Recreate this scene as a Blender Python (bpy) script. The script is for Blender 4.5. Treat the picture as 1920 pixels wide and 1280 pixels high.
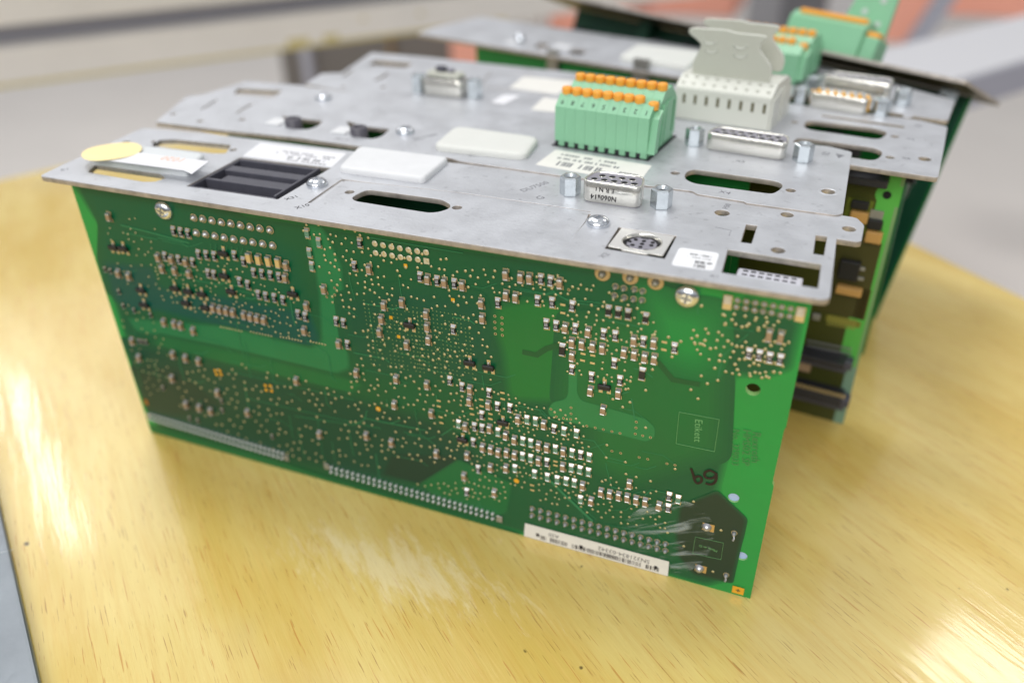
import bpy, math, random
import numpy as np
from mathutils import Matrix, Vector
random.seed(7)
for o in list(bpy.data.objects): bpy.data.objects.remove(o)
SC = bpy.context.scene
COL = SC.collection
S = 0.001                                   # everything below is written in millimetres

# ------------------------------------------------------------------ camera, light, exposure
FPX = 1521.5                                # focal length in pixels of the 1920 px wide photograph
CAM = np.array([210.046, -166.479, 183.618])
ROT = np.array([[0.93012701, -0.18407567, 0.31777335],
                [0.36691021, 0.50235652, -0.78295264],
                [-0.01551299, 0.84483968, 0.5347946]])
cd = bpy.data.cameras.new('camera'); cam = bpy.data.objects.new('camera', cd); COL.objects.link(cam)
cd.sensor_width = 22.3; cd.lens = FPX / 1920 * 22.3
cd.clip_start = 0.005; cd.clip_end = 60
m4 = Matrix([[*ROT[i], CAM[i] * S] for i in range(3)] + [[0, 0, 0, 1]])
cam.matrix_world = m4
cd.dof.use_dof = True; cd.dof.focus_distance = 0.214; cd.dof.aperture_fstop = 3.3
SC.camera = cam

w = bpy.data.worlds.new('World'); SC.world = w; w.use_nodes = True
bg = w.node_tree.nodes['Background']; bg.inputs[1].default_value = 0.49
# a plain bright hall: pale ceiling, greyer walls, darker floor, a little uneven round the compass
_nt = w.node_tree; _tc = _nt.nodes.new('ShaderNodeTexCoord'); _sx = _nt.nodes.new('ShaderNodeSeparateXYZ'); _nt.links.new(_tc.outputs['Generated'], _sx.inputs[0])
_cr = _nt.nodes.new('ShaderNodeValToRGB'); _nt.links.new(_sx.outputs['Z'], _cr.inputs[0])
_cr.color_ramp.elements[0].position = 0.0; _cr.color_ramp.elements[0].color = (.30, .28, .26, 1)
_cr.color_ramp.elements[1].position = .75; _cr.color_ramp.elements[1].color = (1.1, 1.12, 1.15, 1)
_e = _cr.color_ramp.elements.new(.06); _e.color = (.42, .43, .46, 1); _e = _cr.color_ramp.elements.new(.28); _e.color = (.74, .77, .82, 1)
_n = _nt.nodes.new('ShaderNodeTexNoise'); _n.inputs['Scale'].default_value = 2.4; _n.inputs['Detail'].default_value = 2; _nt.links.new(_tc.outputs['Generated'], _n.inputs['Vector'])
_mr = _nt.nodes.new('ShaderNodeMapRange'); _mr.inputs[1].default_value = .38; _mr.inputs[2].default_value = .62; _mr.inputs[3].default_value = .55; _mr.inputs[4].default_value = 1.4; _nt.links.new(_n.outputs[0], _mr.inputs[0])
_vm = _nt.nodes.new('ShaderNodeVectorMath'); _vm.operation = 'SCALE'; _nt.links.new(_cr.outputs[0], _vm.inputs[0]); _nt.links.new(_mr.outputs[0], _vm.inputs['Scale']); _nt.links.new(_vm.outputs[0], bg.inputs[0])

def area(name, loc, target, sx, sy, power, color=(1, 1, 1), roll=0.0):
    l = bpy.data.lights.new(name, 'AREA'); l.shape = 'RECTANGLE'; l.size = sx * S; l.size_y = sy * S
    l.energy = power; l.color = color
    o = bpy.data.objects.new(name, l); COL.objects.link(o)
    z = (Vector(loc) - Vector(target)).normalized()
    x = Vector((math.cos(roll), math.sin(roll), 0)); x = (x - z * x.dot(z)).normalized(); y = z.cross(x)
    o.matrix_world = Matrix.Translation(Vector(loc) * S) @ Matrix((x, y, z)).transposed().to_4x4()
    return o
area('high_ceiling_light', (-760, 640, 2750), (100, 50, 60), 950, 700, 28, (1, 0.99, 0.97), roll=-.8)  # added key light, raised so its mirror image stays out of view
area('window_light', (-2600, 2400, 2500), (100, 50, 60), 2600, 1700, 15, (1, 0.98, 0.95), roll=-0.75 + 1.57)
area('ceiling_tube_light', (-2010, 1165, 1500), (-2010, 1165, 0), 1080, 50, 2.3, (1, 0.98, 0.94), roll=math.atan2(-642, 1020))
area('ceiling_tube_light', (850, 1290, 1500), (850, 1290, 0), 420, 230, 3.2, (1, 0.98, 0.94), roll=-0.56)
area('ceiling_panel_light', (250, -1500, 1150), (120, 0, 40), 1700, 1000, 21, (1, 0.985, 0.96))  # added fill from the camera side to brighten the board face

SC.view_settings.view_transform = 'Standard'; SC.view_settings.look = 'None'
SC.view_settings.exposure = 0.14; SC.view_settings.gamma = 1.0
try: SC.view_settings.use_curve_mapping = False
except Exception: pass
SC.render.engine = 'CYCLES'

# ------------------------------------------------------------------ geometry from pixels: a ray meets a real plane
def ray(x, y): return ROT @ np.array([(x - 960) / FPX, -(y - 640) / FPX, -1.0])
def frame(o, deg=0.0, R=None):
    a = math.radians(deg)
    R = np.array([[math.cos(a), -math.sin(a), 0], [math.sin(a), math.cos(a), 0], [0, 0, 1]]) if R is None else np.array(R)
    return (np.array(o, float), R)
def hit(F, p, ax, val):
    o, R = F; c = R.T @ (CAM - o); v = R.T @ ray(*p); t = (val - c[ax]) / v[ax]; return c + t * v
W0 = frame((0, 0, 0))
def px2(F, p, ax, val):
    h = hit(F, p, ax, val); k = [0, 1, 2]; k.remove(ax); return (float(h[k[0]]), float(h[k[1]]))

# ------------------------------------------------------------------ materials
def s2l(c): return tuple(((v / 255) / 12.92 if v / 255 <= 0.04045 else ((v / 255 + 0.055) / 1.055) ** 2.4) for v in c)
MATS = {}
def mat(name, c, rough=0.5, metal=0.0, spec=0.5, coat=0.0, noise=0.0, nscale=60, bump=0.0, bscale=200, sub=0.0, rvar=0.0, trans=0.0, coatr=0.1):
    if name in MATS: return MATS[name]
    m = bpy.data.materials.new(name); m.use_nodes = True; nt = m.node_tree; b = nt.nodes['Principled BSDF']
    lin = s2l(c)
    b.inputs['Base Color'].default_value = (*lin, 1); b.inputs['Roughness'].default_value = rough
    b.inputs['Metallic'].default_value = metal; b.inputs['Specular IOR Level'].default_value = spec
    b.inputs['Coat Weight'].default_value = coat; b.inputs['Coat Roughness'].default_value = coatr
    if sub: b.inputs['Subsurface Weight'].default_value = sub; b.inputs['Subsurface Radius'].default_value = (.002, .002, .002)
    if noise or bump or rvar:
        tc = nt.nodes.new('ShaderNodeTexCoord')
        if noise or rvar:
            n = nt.nodes.new('ShaderNodeTexNoise'); n.inputs['Scale'].default_value = nscale; n.inputs['Detail'].default_value = 6; n.inputs['Roughness'].default_value = 0.65
            nt.links.new(tc.outputs['Object'], n.inputs['Vector'])
        if noise:
            r = nt.nodes.new('ShaderNodeMapRange'); r.inputs[1].default_value = .3; r.inputs[2].default_value = .7
            r.inputs[3].default_value = 1 - noise; r.inputs[4].default_value = 1 + noise
            nt.links.new(n.outputs[0], r.inputs[0])
            mx = nt.nodes.new('ShaderNodeVectorMath'); mx.operation = 'SCALE'; mx.inputs[0].default_value = lin
            nt.links.new(r.outputs[0], mx.inputs['Scale']); nt.links.new(mx.outputs[0], b.inputs['Base Color'])
        if rvar:
            r2 = nt.nodes.new('ShaderNodeMapRange'); r2.inputs[1].default_value = .35; r2.inputs[2].default_value = .65
            r2.inputs[3].default_value = rough - rvar; r2.inputs[4].default_value = rough + rvar
            nt.links.new(n.outputs[0], r2.inputs[0]); nt.links.new(r2.outputs[0], b.inputs['Roughness'])
        if bump:
            n2 = nt.nodes.new('ShaderNodeTexNoise'); n2.inputs['Scale'].default_value = bscale; n2.inputs['Detail'].default_value = 4
            nt.links.new(tc.outputs['Object'], n2.inputs['Vector'])
            bp = nt.nodes.new('ShaderNodeBump'); bp.inputs['Strength'].default_value = bump; bp.inputs['Distance'].default_value = 0.0004
            nt.links.new(n2.outputs[0], bp.inputs['Height']); nt.links.new(bp.outputs[0], b.inputs['Normal'])
    MATS[name] = m; return m

ZINC = mat('zinc_plate', (196, 198, 203), .44, .45, noise=.045, nscale=90, bump=.16, bscale=1100, rvar=.08)
ZINC2 = mat('zinc_panel', (202, 204, 209), .40, .45, noise=.03, nscale=80, bump=.1, bscale=1200, rvar=.05)
EDGE = mat('cut_steel_edge', (176, 168, 160), .5, .5, noise=.25, nscale=260)
SHADESTEEL = mat('dull_steel', (74, 70, 54), .5, .5, noise=.15)  # underside shade put into the colour of the leaning faceplate
SCREW = mat('bright_zinc', (222, 226, 232), .16, .95)
RECESS = mat('screw_recess', (140, 146, 158), .3, .8)
HEXM = mat('hex_zinc', (205, 212, 216), .22, .85, noise=.05, nscale=400)
SHELL = mat('tinned_shell', (226, 224, 216), .2, .85, noise=.06, nscale=300, bump=.15, bscale=500)
INSUL = mat('grey_insulator', (138, 136, 146), .5)
BLACK = mat('black_plastic', (38, 38, 44), .42, noise=.15, nscale=300)
BLACK2 = mat('charcoal_plastic', (74, 74, 84), .5, noise=.12, nscale=300)
HOLE = mat('dark_socket', (14, 14, 18), .8)
WHITEP = mat('white_rubber', (222, 223, 225), .55, sub=.1, noise=.035, nscale=120, bump=.1, bscale=600)
IVORY = mat('ivory_rubber', (216, 217, 212), .6, sub=.1, noise=.02)
CREAMP = mat('ivory_plastic', (212, 213, 204), .45, sub=.05, noise=.02)
CREAMD = mat('beige_plastic', (190, 191, 179), .45, noise=.02)
PAPER = mat('white_label', (228, 226, 220), .6, noise=.03, nscale=200)
PAPERG = mat('grey_label', (230, 230, 234), .6, noise=.03, nscale=200)
YSTICK = mat('pale_yellow_sticker', (252, 232, 170), .6)
INK = mat('black_ink', (36, 34, 40), .6)
INKG = mat('grey_ink', (120, 120, 126), .6)
INKO = mat('orange_ink', (240, 190, 160), .6)
MARKER = mat('marker_ink', (26, 10, 12), .5)
TGREEN = mat('mint_plastic', (136, 192, 154), .42, sub=.05, noise=.03)
TGREEND = mat('mint_groove', (70, 150, 90), .5)
ORANGE = mat('orange_button', (244, 168, 62), .4)
PAD = mat('brass_pad', (212, 190, 140), .4, .5)
GOLD = mat('gold_pad', (236, 176, 50), .35, .4)
SOLDER = mat('solder', (190, 190, 193), .3, .85)
BEAD = mat('bright_solder_bead', (232, 232, 234), .32, .7)
SOLDERD = mat('dull_solder', (165, 165, 162), .4, .7)
VIA = mat('via_pad', (196, 184, 138), .35, .5)
VIAD = mat('via_hole', (70, 50, 24), .6)
RES = mat('resistor_glass', (26, 26, 32), .35)
RESW = mat('resistor_print', (205, 205, 215), .5)
CAPB = mat('capacitor_brown', (158, 132, 104), .45, noise=.08, nscale=500)
CAPG = mat('resistor_greenish', (96, 140, 118), .35)
CAPY = mat('capacitor_tan', (206, 176, 116), .45)
ICB = mat('ic_black', (30, 30, 32), .45)
PCBEDGE = mat('pcb_edge', (150, 196, 120), .5)
def pcb(name, c, rough=.3): return mat(name, c, .4, spec=.34, coat=.10, coatr=.15, noise=.07, nscale=38, bump=.04, bscale=300, rvar=.06)
G_BRIGHT = pcb('pcb_bright', (36, 146, 66))
G_MAIN = pcb('pcb_main', (18, 90, 50))
G_MID = pcb('pcb_mid', (26, 114, 54))
G_LIGHT = pcb('pcb_light', (50, 134, 78))
G_SAT = pcb('pcb_saturated', (2, 92, 56))
G_TEAL = pcb('pcb_teal', (8, 82, 66))
G_DARK = pcb('pcb_dark', (20, 68, 48))
G_DARKER = pcb('pcb_darker', (34, 62, 42))
G_TRACE = pcb('pcb_trace', (44, 122, 80))
G_TRACED = pcb('pcb_trace_dark', (24, 86, 44))
OLIVE = pcb('pcb_olive', (62, 66, 22))

def wood():
    m = bpy.data.materials.new('varnished_plywood'); m.use_nodes = True; nt = m.node_tree; b = nt.nodes['Principled BSDF']
    N = nt.nodes.new; L = nt.links.new
    tc = N('ShaderNodeTexCoord'); mp = N('ShaderNodeMapping'); mp.inputs['Rotation'].default_value = (0, 0, math.radians(38))
    L(tc.outputs['Object'], mp.inputs['Vector'])
    def noise(sx, sy, sc, det=5, rough=.6, off=0, dist=0):
        q = N('ShaderNodeMapping'); q.inputs['Scale'].default_value = (sx, sy, 1); q.inputs['Location'].default_value = (off, off * .7, 0)
        L(mp.outputs[0], q.inputs['Vector']); n = N('ShaderNodeTexNoise'); n.inputs['Scale'].default_value = sc
        n.inputs['Detail'].default_value = det; n.inputs['Roughness'].default_value = rough; n.inputs['Distortion'].default_value = dist
        L(q.outputs[0], n.inputs['Vector']); return n
    def ramp(n, a, c, v0=0, v1=1):
        r = N('ShaderNodeMapRange'); r.interpolation_type = 'SMOOTHSTEP'; r.inputs[1].default_value = a; r.inputs[2].default_value = c
        r.inputs[3].default_value = v0; r.inputs[4].default_value = v1; L(n.outputs[0], r.inputs[0]); return r
    def mix(f, A, B):
        x = N('ShaderNodeMix'); x.data_type = 'RGBA'
        if isinstance(A, tuple): x.inputs[6].default_value = (*s2l(A), 1)
        else: L(A, x.inputs[6])
        if isinstance(B, tuple): x.inputs[7].default_value = (*s2l(B), 1)
        else: L(B, x.inputs[7])
        L(f, x.inputs[0]); return x.outputs[2]
    base = mix(ramp(noise(1.2, 4, 6, 4), .35, .65).outputs[0], (212, 182, 94), (228, 205, 128))
    base = mix(ramp(noise(1, 16, 26, 6, .75, 3), .42, .75, 0, .40).outputs[0], base, (206, 160, 74))
    base = mix(ramp(noise(1, 18, 34, 5, .7, 31), .5, .8, 0, .5).outputs[0], base, (228, 196, 112))
    st = ramp(noise(1, 26, 62, 2, .5, 9, .15), .66, .71, 0, .65)            # short open pores along the grain
    base = mix(st.outputs[0], base, (190, 128, 58))
    st2 = ramp(noise(1, 24, 95, 2, .5, 19, .1), .65, .70, 0, .6)
    base = mix(st2.outputs[0], base, (150, 98, 48))
    sp = ramp(noise(1, 1, 170, 1, .5, 5), .79, .82, 0, .85); base = mix(sp.outputs[0], base, (60, 46, 26))   # specks of dirt
    base = mix(ramp(noise(1, 1.4, 9, 4, .6, 51), .6, .78, 0, .35).outputs[0], base, (190, 168, 120))
    # pale broken-up patch mixed into the colour, in front of the nearest board
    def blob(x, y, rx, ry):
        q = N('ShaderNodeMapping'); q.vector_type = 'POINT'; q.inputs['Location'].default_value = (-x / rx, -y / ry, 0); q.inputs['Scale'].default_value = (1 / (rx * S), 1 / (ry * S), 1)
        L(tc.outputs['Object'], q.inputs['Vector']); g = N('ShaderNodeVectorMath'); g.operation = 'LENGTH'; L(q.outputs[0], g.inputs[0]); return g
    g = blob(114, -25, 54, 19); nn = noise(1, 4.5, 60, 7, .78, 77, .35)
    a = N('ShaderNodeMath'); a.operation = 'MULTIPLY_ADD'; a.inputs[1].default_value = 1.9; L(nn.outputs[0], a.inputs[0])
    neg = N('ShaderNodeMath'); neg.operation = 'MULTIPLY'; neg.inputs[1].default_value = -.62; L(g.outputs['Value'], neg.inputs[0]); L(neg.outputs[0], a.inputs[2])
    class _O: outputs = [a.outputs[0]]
    pale_patch = ramp(_O, .50, .95, 0, .62)
    base = mix(pale_patch.outputs[0], base, (238, 222, 176))
    L(base, b.inputs['Base Color'])
    b.inputs['Specular IOR Level'].default_value = .3
    rr = ramp(noise(1, 5, 14, 4, .6, 41), .3, .7, .16, .30); L(rr.outputs[0], b.inputs['Roughness'])
    b.inputs['Coat Weight'].default_value = .8; b.inputs['Coat Roughness'].default_value = .09
    bn = noise(1, 22, 34, 5, .65, 61); bp = N('ShaderNodeBump'); bp.inputs['Strength'].default_value = .22; bp.inputs['Distance'].default_value = .0005
    L(bn.outputs[0], bp.inputs['Height'])
    bn2 = noise(1, 1.5, 9, 2, .5, 81); bp2 = N('ShaderNodeBump'); bp2.inputs['Strength'].default_value = .10; bp2.inputs['Distance'].default_value = .002
    L(bn2.outputs[0], bp2.inputs['Height']); L(bp.outputs[0], bp2.inputs['Normal'])
    L(bp2.outputs[0], b.inputs['Normal'])
    bn3 = noise(1, 9, 26, 3, .5, 91); bp3 = N('ShaderNodeBump'); bp3.inputs['Strength'].default_value = .3; bp3.inputs['Distance'].default_value = .0003
    L(bn3.outputs[0], bp3.inputs['Height']); L(bp3.outputs[0], b.inputs['Coat Normal'])
    return m
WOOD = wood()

def brushed(m, rot, s1=(6, 500), amp=.05):
    nt = m.node_tree; N = nt.nodes.new; L = nt.links.new; b = nt.nodes['Principled BSDF']; src = b.inputs['Base Color'].links[0].from_socket
    tc = N('ShaderNodeTexCoord'); mp = N('ShaderNodeMapping'); mp.inputs['Rotation'].default_value = (0, 0, rot); L(tc.outputs['Object'], mp.inputs[0])
    mp2 = N('ShaderNodeMapping'); mp2.inputs['Scale'].default_value = (s1[0], s1[1], 1); L(mp.outputs[0], mp2.inputs[0])
    n = N('ShaderNodeTexNoise'); n.inputs['Scale'].default_value = 4; n.inputs['Detail'].default_value = 6; n.inputs['Roughness'].default_value = .7; L(mp2.outputs[0], n.inputs[0])
    r = N('ShaderNodeMapRange'); r.inputs[1].default_value = .3; r.inputs[2].default_value = .7; r.inputs[3].default_value = 1 - amp; r.inputs[4].default_value = 1 + amp; L(n.outputs[0], r.inputs[0])
    g = N('ShaderNodeTexNoise'); g.inputs['Scale'].default_value = 420; g.inputs['Detail'].default_value = 2; L(tc.outputs['Object'], g.inputs[0])
    r2 = N('ShaderNodeMapRange'); r2.inputs[1].default_value = .28; r2.inputs[2].default_value = .36; r2.inputs[3].default_value = .84; r2.inputs[4].default_value = 1; L(g.outputs[0], r2.inputs[0])
    h = N('ShaderNodeTexNoise'); h.inputs['Scale'].default_value = 28; h.inputs['Detail'].default_value = 5; L(tc.outputs['Object'], h.inputs[0])
    r3 = N('ShaderNodeMapRange'); r3.inputs[1].default_value = .55; r3.inputs[2].default_value = .72; r3.inputs[3].default_value = 1; r3.inputs[4].default_value = .88; L(h.outputs[0], r3.inputs[0])
    m1 = N('ShaderNodeMath'); m1.operation = 'MULTIPLY'; L(r.outputs[0], m1.inputs[0]); L(r2.outputs[0], m1.inputs[1]); m2 = N('ShaderNodeMath'); m2.operation = 'MULTIPLY'; L(m1.outputs[0], m2.inputs[0]); L(r3.outputs[0], m2.inputs[1])
    v = N('ShaderNodeVectorMath'); v.operation = 'SCALE'; L(src, v.inputs[0]); L(m2.outputs[0], v.inputs['Scale']); L(v.outputs[0], b.inputs['Base Color'])
brushed(ZINC, .05); brushed(ZINC2, .05); brushed(EDGE, 0, (60, 60), .12)
# ------------------------------------------------------------------ mesh helpers
class MB:
    def __init__(s): s.v = []; s.f = []; s.m = []; s.sm = []; s.mats = []
    def mi(s, m):
        if m not in s.mats: s.mats.append(m)
        return s.mats.index(m)
    def add(s, vs, fs, m, smooth=False):
        k = len(s.v); s.v += [tuple(float(c) for c in p) for p in vs]; i = s.mi(m)
        for f in fs: s.f.append([k + j for j in f]); s.m.append(i); s.sm.append(smooth)
    def box(s, x0, y0, z0, x1, y1, z1, m, c=0.0):
        if c <= 0:
            vs = [(x, y, z) for z in (z0, z1) for y in (y0, y1) for x in (x0, x1)]
            s.add(vs, [(0, 2, 3, 1), (4, 5, 7, 6), (0, 1, 5, 4), (2, 6, 7, 3), (0, 4, 6, 2), (1, 3, 7, 5)], m); return
        vs = []; idx = {}
        X = (x0, x1); Y = (y0, y1); Z = (z0, z1)
        for i in (0, 1):
            for j in (0, 1):
                for k in (0, 1):
                    sx, sy, sz = (c if i == 0 else -c), (c if j == 0 else -c), (c if k == 0 else -c)
                    for a, p in enumerate(((X[i], Y[j] + sy, Z[k] + sz), (X[i] + sx, Y[j], Z[k] + sz), (X[i] + sx, Y[j] + sy, Z[k]))):
                        idx[(i, j, k, a)] = len(vs); vs.append(p)
        F = []
        for i in (0, 1): F.append([idx[(i, j, k, 0)] for j, k in ((0, 0), (1, 0), (1, 1), (0, 1))][::(-1 if i == 0 else 1)])
        for j in (0, 1): F.append([idx[(i, j, k, 1)] for i, k in ((0, 0), (1, 0), (1, 1), (0, 1))][::(1 if j == 0 else -1)])
        for k in (0, 1): F.append([idx[(i, j, k, 2)] for i, j in ((0, 0), (1, 0), (1, 1), (0, 1))][::(-1 if k == 0 else 1)])
        for i in (0, 1):
            for j in (0, 1): F.append([idx[(i, j, 0, 0)], idx[(i, j, 0, 1)], idx[(i, j, 1, 1)], idx[(i, j, 1, 0)]])
        for i in (0, 1):
            for k in (0, 1): F.append([idx[(i, 0, k, 0)], idx[(i, 0, k, 2)], idx[(i, 1, k, 2)], idx[(i, 1, k, 0)]])
        for j in (0, 1):
            for k in (0, 1): F.append([idx[(0, j, k, 1)], idx[(0, j, k, 2)], idx[(1, j, k, 2)], idx[(1, j, k, 1)]])
        for i in (0, 1):
            for j in (0, 1):
                for k in (0, 1): F.append([idx[(i, j, k, a)] for a in range(3)])
        s.add(vs, F, m)
    def rings(s, rings, m, cap0=True, cap1=True, smooth=True):
        n = len(rings[0]); vs = [p for r in rings for p in r]; F = []
        for i in range(len(rings) - 1):
            for j in range(n): F.append([i * n + j, i * n + (j + 1) % n, (i + 1) * n + (j + 1) % n, (i + 1) * n + j])
        s.add(vs, F, m, smooth)
        if cap0: s.add(rings[0], [list(range(n))[::-1]], m)
        if cap1: s.add(rings[-1], [list(range(n))], m)
    def lathe(s, prof, c, ax, m, n=20, cap0=True, cap1=True, smooth=True, ph=0):       # prof: (r, h) along +ax (2: z, 1: -y)
        R = []
        for r, h in prof:
            q = []
            for k in range(n):
                a = 2 * math.pi * k / n + ph; u, v = r * math.cos(a), r * math.sin(a)
                q.append((c[0] + u, c[1] + v, c[2] + h) if ax == 2 else (c[0] + u, c[1] - h, c[2] + v))
            R.append(q)
        s.rings(R, m, cap0, cap1, smooth)
    def tube(s, pts, r, m, n=8):
        P = [Vector(p) for p in pts]; R = []
        for i, p in enumerate(P):
            d = (P[min(i + 1, len(P) - 1)] - P[max(i - 1, 0)]).normalized(); a = d.orthogonal().normalized(); b = d.cross(a)
            R.append([tuple(p + r * (math.cos(2 * math.pi * k / n) * a + math.sin(2 * math.pi * k / n) * b)) for k in range(n)])
        s.rings(R, m)
    def poly(s, pts, m): s.add(pts, [list(range(len(pts)))], m)
    def prism(s, pts, a, b, ax, m, smooth=False):     # outline in the two other axes, from a to b along ax
        def P(p, t): return {0: (t, p[0], p[1]), 1: (p[0], t, p[1]), 2: (p[0], p[1], t)}[ax]
        s.rings([[P(p, a) for p in pts], [P(p, b) for p in pts]], m, smooth=smooth)
    def mesh(s, name):
        me = bpy.data.meshes.new(name)
        me.from_pydata([(x * S, y * S, z * S) for x, y, z in s.v], [], s.f)
        for m in s.mats: me.materials.append(m)
        me.polygons.foreach_set('material_index', s.m); me.polygons.foreach_set('use_smooth', s.sm); me.update()
        import bmesh
        bm = bmesh.new(); bm.from_mesh(me); bmesh.ops.recalc_face_normals(bm, faces=bm.faces); bm.to_mesh(me); bm.free()
        return me
    def obj(s, name, parent=None, loc=(0, 0, 0)):
        o = bpy.data.objects.new(name, s.mesh(name)); COL.objects.link(o); o.parent = parent; o.location = [c * S for c in loc]; return o
def put(name, me, parent, loc, rot=None):
    o = bpy.data.objects.new(name, me); COL.objects.link(o); o.parent = parent; o.location = [c * S for c in loc]
    if rot: o.rotation_euler = rot
    return o
def tag(o, label, cat, group=None, kind=None):
    if label: o['label'] = label
    if cat: o['category'] = cat
    if group: o['group'] = group
    if kind: o['kind'] = kind
    return o
def thing(name, F, label, cat, group=None):
    o = bpy.data.objects.new(name, None); COL.objects.link(o); o.empty_display_size = .02
    R = F[1]; o.matrix_world = Matrix([[*R[i], F[0][i] * S] for i in range(3)] + [[0, 0, 0, 1]])
    return tag(o, label, cat, group)

def rounded(pts, r, n=5):
    out = []; N = len(pts); rr = r if isinstance(r, (list, tuple)) else [r] * N
    for i in range(N):
        p = Vector(pts[i]); a = Vector(pts[i - 1]) - p; b = Vector(pts[(i + 1) % N]) - p
        q = min(rr[i], a.length * .48, b.length * .48)
        if q < 1e-3: out.append(tuple(p)); continue
        s0 = p + a.normalized() * q; s1 = p + b.normalized() * q
        for k in range(n + 1):
            t = k / n; out.append(tuple(s0 * (1 - t) ** 2 + p * 2 * t * (1 - t) + s1 * t * t))
    return out
def circ(c, r, n=20, ry=None): return [(c[0] + r * math.cos(2 * math.pi * k / n), c[1] + (ry or r) * math.sin(2 * math.pi * k / n)) for k in range(n)]
def curve_mesh(name, splines, th, mats, bev=.12):
    """flat sheet with holes: 2D filled curve, thickness th, centred on z=0"""
    cu = bpy.data.curves.new(name, 'CURVE'); cu.dimensions = '2D'; cu.fill_mode = 'BOTH'
    cu.extrude = max(th / 2 - bev, 0.0) * S; cu.bevel_depth = bev * S; cu.bevel_resolution = 1
    for i, sp in enumerate(splines):
        a = sum(sp[k - 1][0] * sp[k][1] - sp[k][0] * sp[k - 1][1] for k in range(len(sp)))
        if (a < 0) == (i == 0): sp = sp[::-1]
        s = cu.splines.new('POLY'); s.points.add(len(sp) - 1); s.use_cyclic_u = True
        for k, p in enumerate(sp): s.points[k].co = (p[0] * S, p[1] * S, 0, 1)
    o = bpy.data.objects.new(name, cu); COL.objects.link(o); bpy.context.view_layer.update()
    me = bpy.data.meshes.new_from_object(o.evaluated_get(bpy.context.evaluated_depsgraph_get()))
    bpy.data.objects.remove(o); bpy.data.curves.remove(cu)
    me.materials.clear()
    for m in mats: me.materials.append(m)
    if len(mats) > 1:
        for p in me.polygons: p.material_index = 0 if abs(p.normal.z) > .8 else 1
    me.name = name; return me
FONTM = {}
def text_mesh(s, size, m, ext=.012, sx=1.0, space=1.0):
    cu = bpy.data.curves.new('t', 'FONT'); cu.body = s; cu.size = size * S; cu.extrude = ext * S; cu.align_x = 'CENTER'; cu.align_y = 'CENTER'; cu.space_character = space
    cu.resolution_u = 2
    o = bpy.data.objects.new('t', cu); COL.objects.link(o); bpy.context.view_layer.update()
    me = bpy.data.meshes.new_from_object(o.evaluated_get(bpy.context.evaluated_depsgraph_get()))
    bpy.data.objects.remove(o); bpy.data.curves.remove(cu); me.materials.clear(); me.materials.append(m)
    if sx != 1:
        for v in me.vertices: v.co.x *= sx
    return me
def text(parent, s, size, m, loc, rot=0.0, up='z', name='printed_text', ext=.012, sx=1.0, space=1.0):
    """up='z': lies on a horizontal face; up='y': on a face that looks to -y; rot in degrees within that face"""
    me = text_mesh(s, size, m, ext, sx, space); o = bpy.data.objects.new(name, me); COL.objects.link(o); o.parent = parent
    A = Matrix.Rotation(math.radians(rot), 4, 'Z')
    if up == 'y': A = Matrix.Rotation(math.radians(90), 4, 'X') @ A
    o.matrix_local = Matrix.Translation(Vector(loc) * S) @ A; return o

# ------------------------------------------------------------------ the table and the room behind, all out of focus in the photograph
def gz(p, z=0): h = hit(W0, p, 2, z); return (float(h[0]), float(h[1]))
c_l = gz((0, 338)); c_l2 = gz((400, 250)); c_r = gz((1720, 462)); c_r2 = gz((1920, 560))
def isect(a, b, c, d):
    A = np.array([[b[0] - a[0], -(d[0] - c[0])], [b[1] - a[1], -(d[1] - c[1])]]); t = np.linalg.solve(A, [c[0] - a[0], c[1] - a[1]]); return (a[0] + t[0] * (b[0] - a[0]), a[1] + t[0] * (b[1] - a[1]))
corner = isect(c_l, c_l2, c_r, c_r2)
def ext(a, b, t): return (a[0] + (b[0] - a[0]) * t, a[1] + (b[1] - a[1]) * t)
top = [ext(c_l2, c_l, 3.2), corner, ext(c_r, c_r2, 7.5), (420, -420), (-620, -420)]
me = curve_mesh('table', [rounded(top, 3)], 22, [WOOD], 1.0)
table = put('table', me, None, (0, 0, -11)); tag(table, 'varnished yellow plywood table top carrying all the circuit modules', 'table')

FLOORM = mat('concrete_floor', (228, 222, 216), .55, noise=.05, nscale=1.3)
b = MB(); b.poly([(-9000, -3000, -760), (9000, -3000, -760), (9000, 12000, -760), (-9000, 12000, -760)], FLOORM); tag(b.obj('floor'), None, None, kind='structure')
b = MB(); b.box(-9000, 5200, -759, 9000, 5300, 3200, mat('pale_wall', (222, 219, 218), .8)); tag(b.obj('wall'), None, None, kind='structure')

ALU = mat('anodised_aluminium', (228, 224, 218), .4, .35, noise=.03, nscale=20)
ALUD = mat('aluminium_slot', (128, 128, 136), .5, .4)
YEL = mat('yellow_paint_stain', (192, 178, 120), .7)
def beam(pa, pb, z0, h, d, over0, over1, label, slot=True):
    A = np.array(gz(pa, z0)); B = np.array(gz(pb, z0)); D = B - A; L = np.linalg.norm(D); D /= L; A = A - D * over0; L += over0 + over1
    F = frame((A[0], A[1], z0), math.degrees(math.atan2(D[1], D[0])))
    t = thing('aluminium_beam', F, label, 'beam')
    q = MB()
    if slot:
        prof = [(0, 0), (0, h * .38), (6, h * .40), (6, h * .58), (0, h * .60), (0, h), (d, h), (d, 0)]
        q.prism(prof, 0, L, 0, ALU)
        q.box(0, 5.2, h * .41, L, 5.9, h * .57, ALUD)
    else:
        q.box(0, 0, 0, L, d, h, ALU, 2)
    q.obj('profile', t); return t, F, L
t, F, L = beam((0, 166), (950, 40), -4, 84, 45, 300, 500, 'long slotted aluminium profile crossing behind the table at upper left')
q = MB(); q.box(10, -.35, -.3, L - 500, -.05, 3, YEL); 
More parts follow.
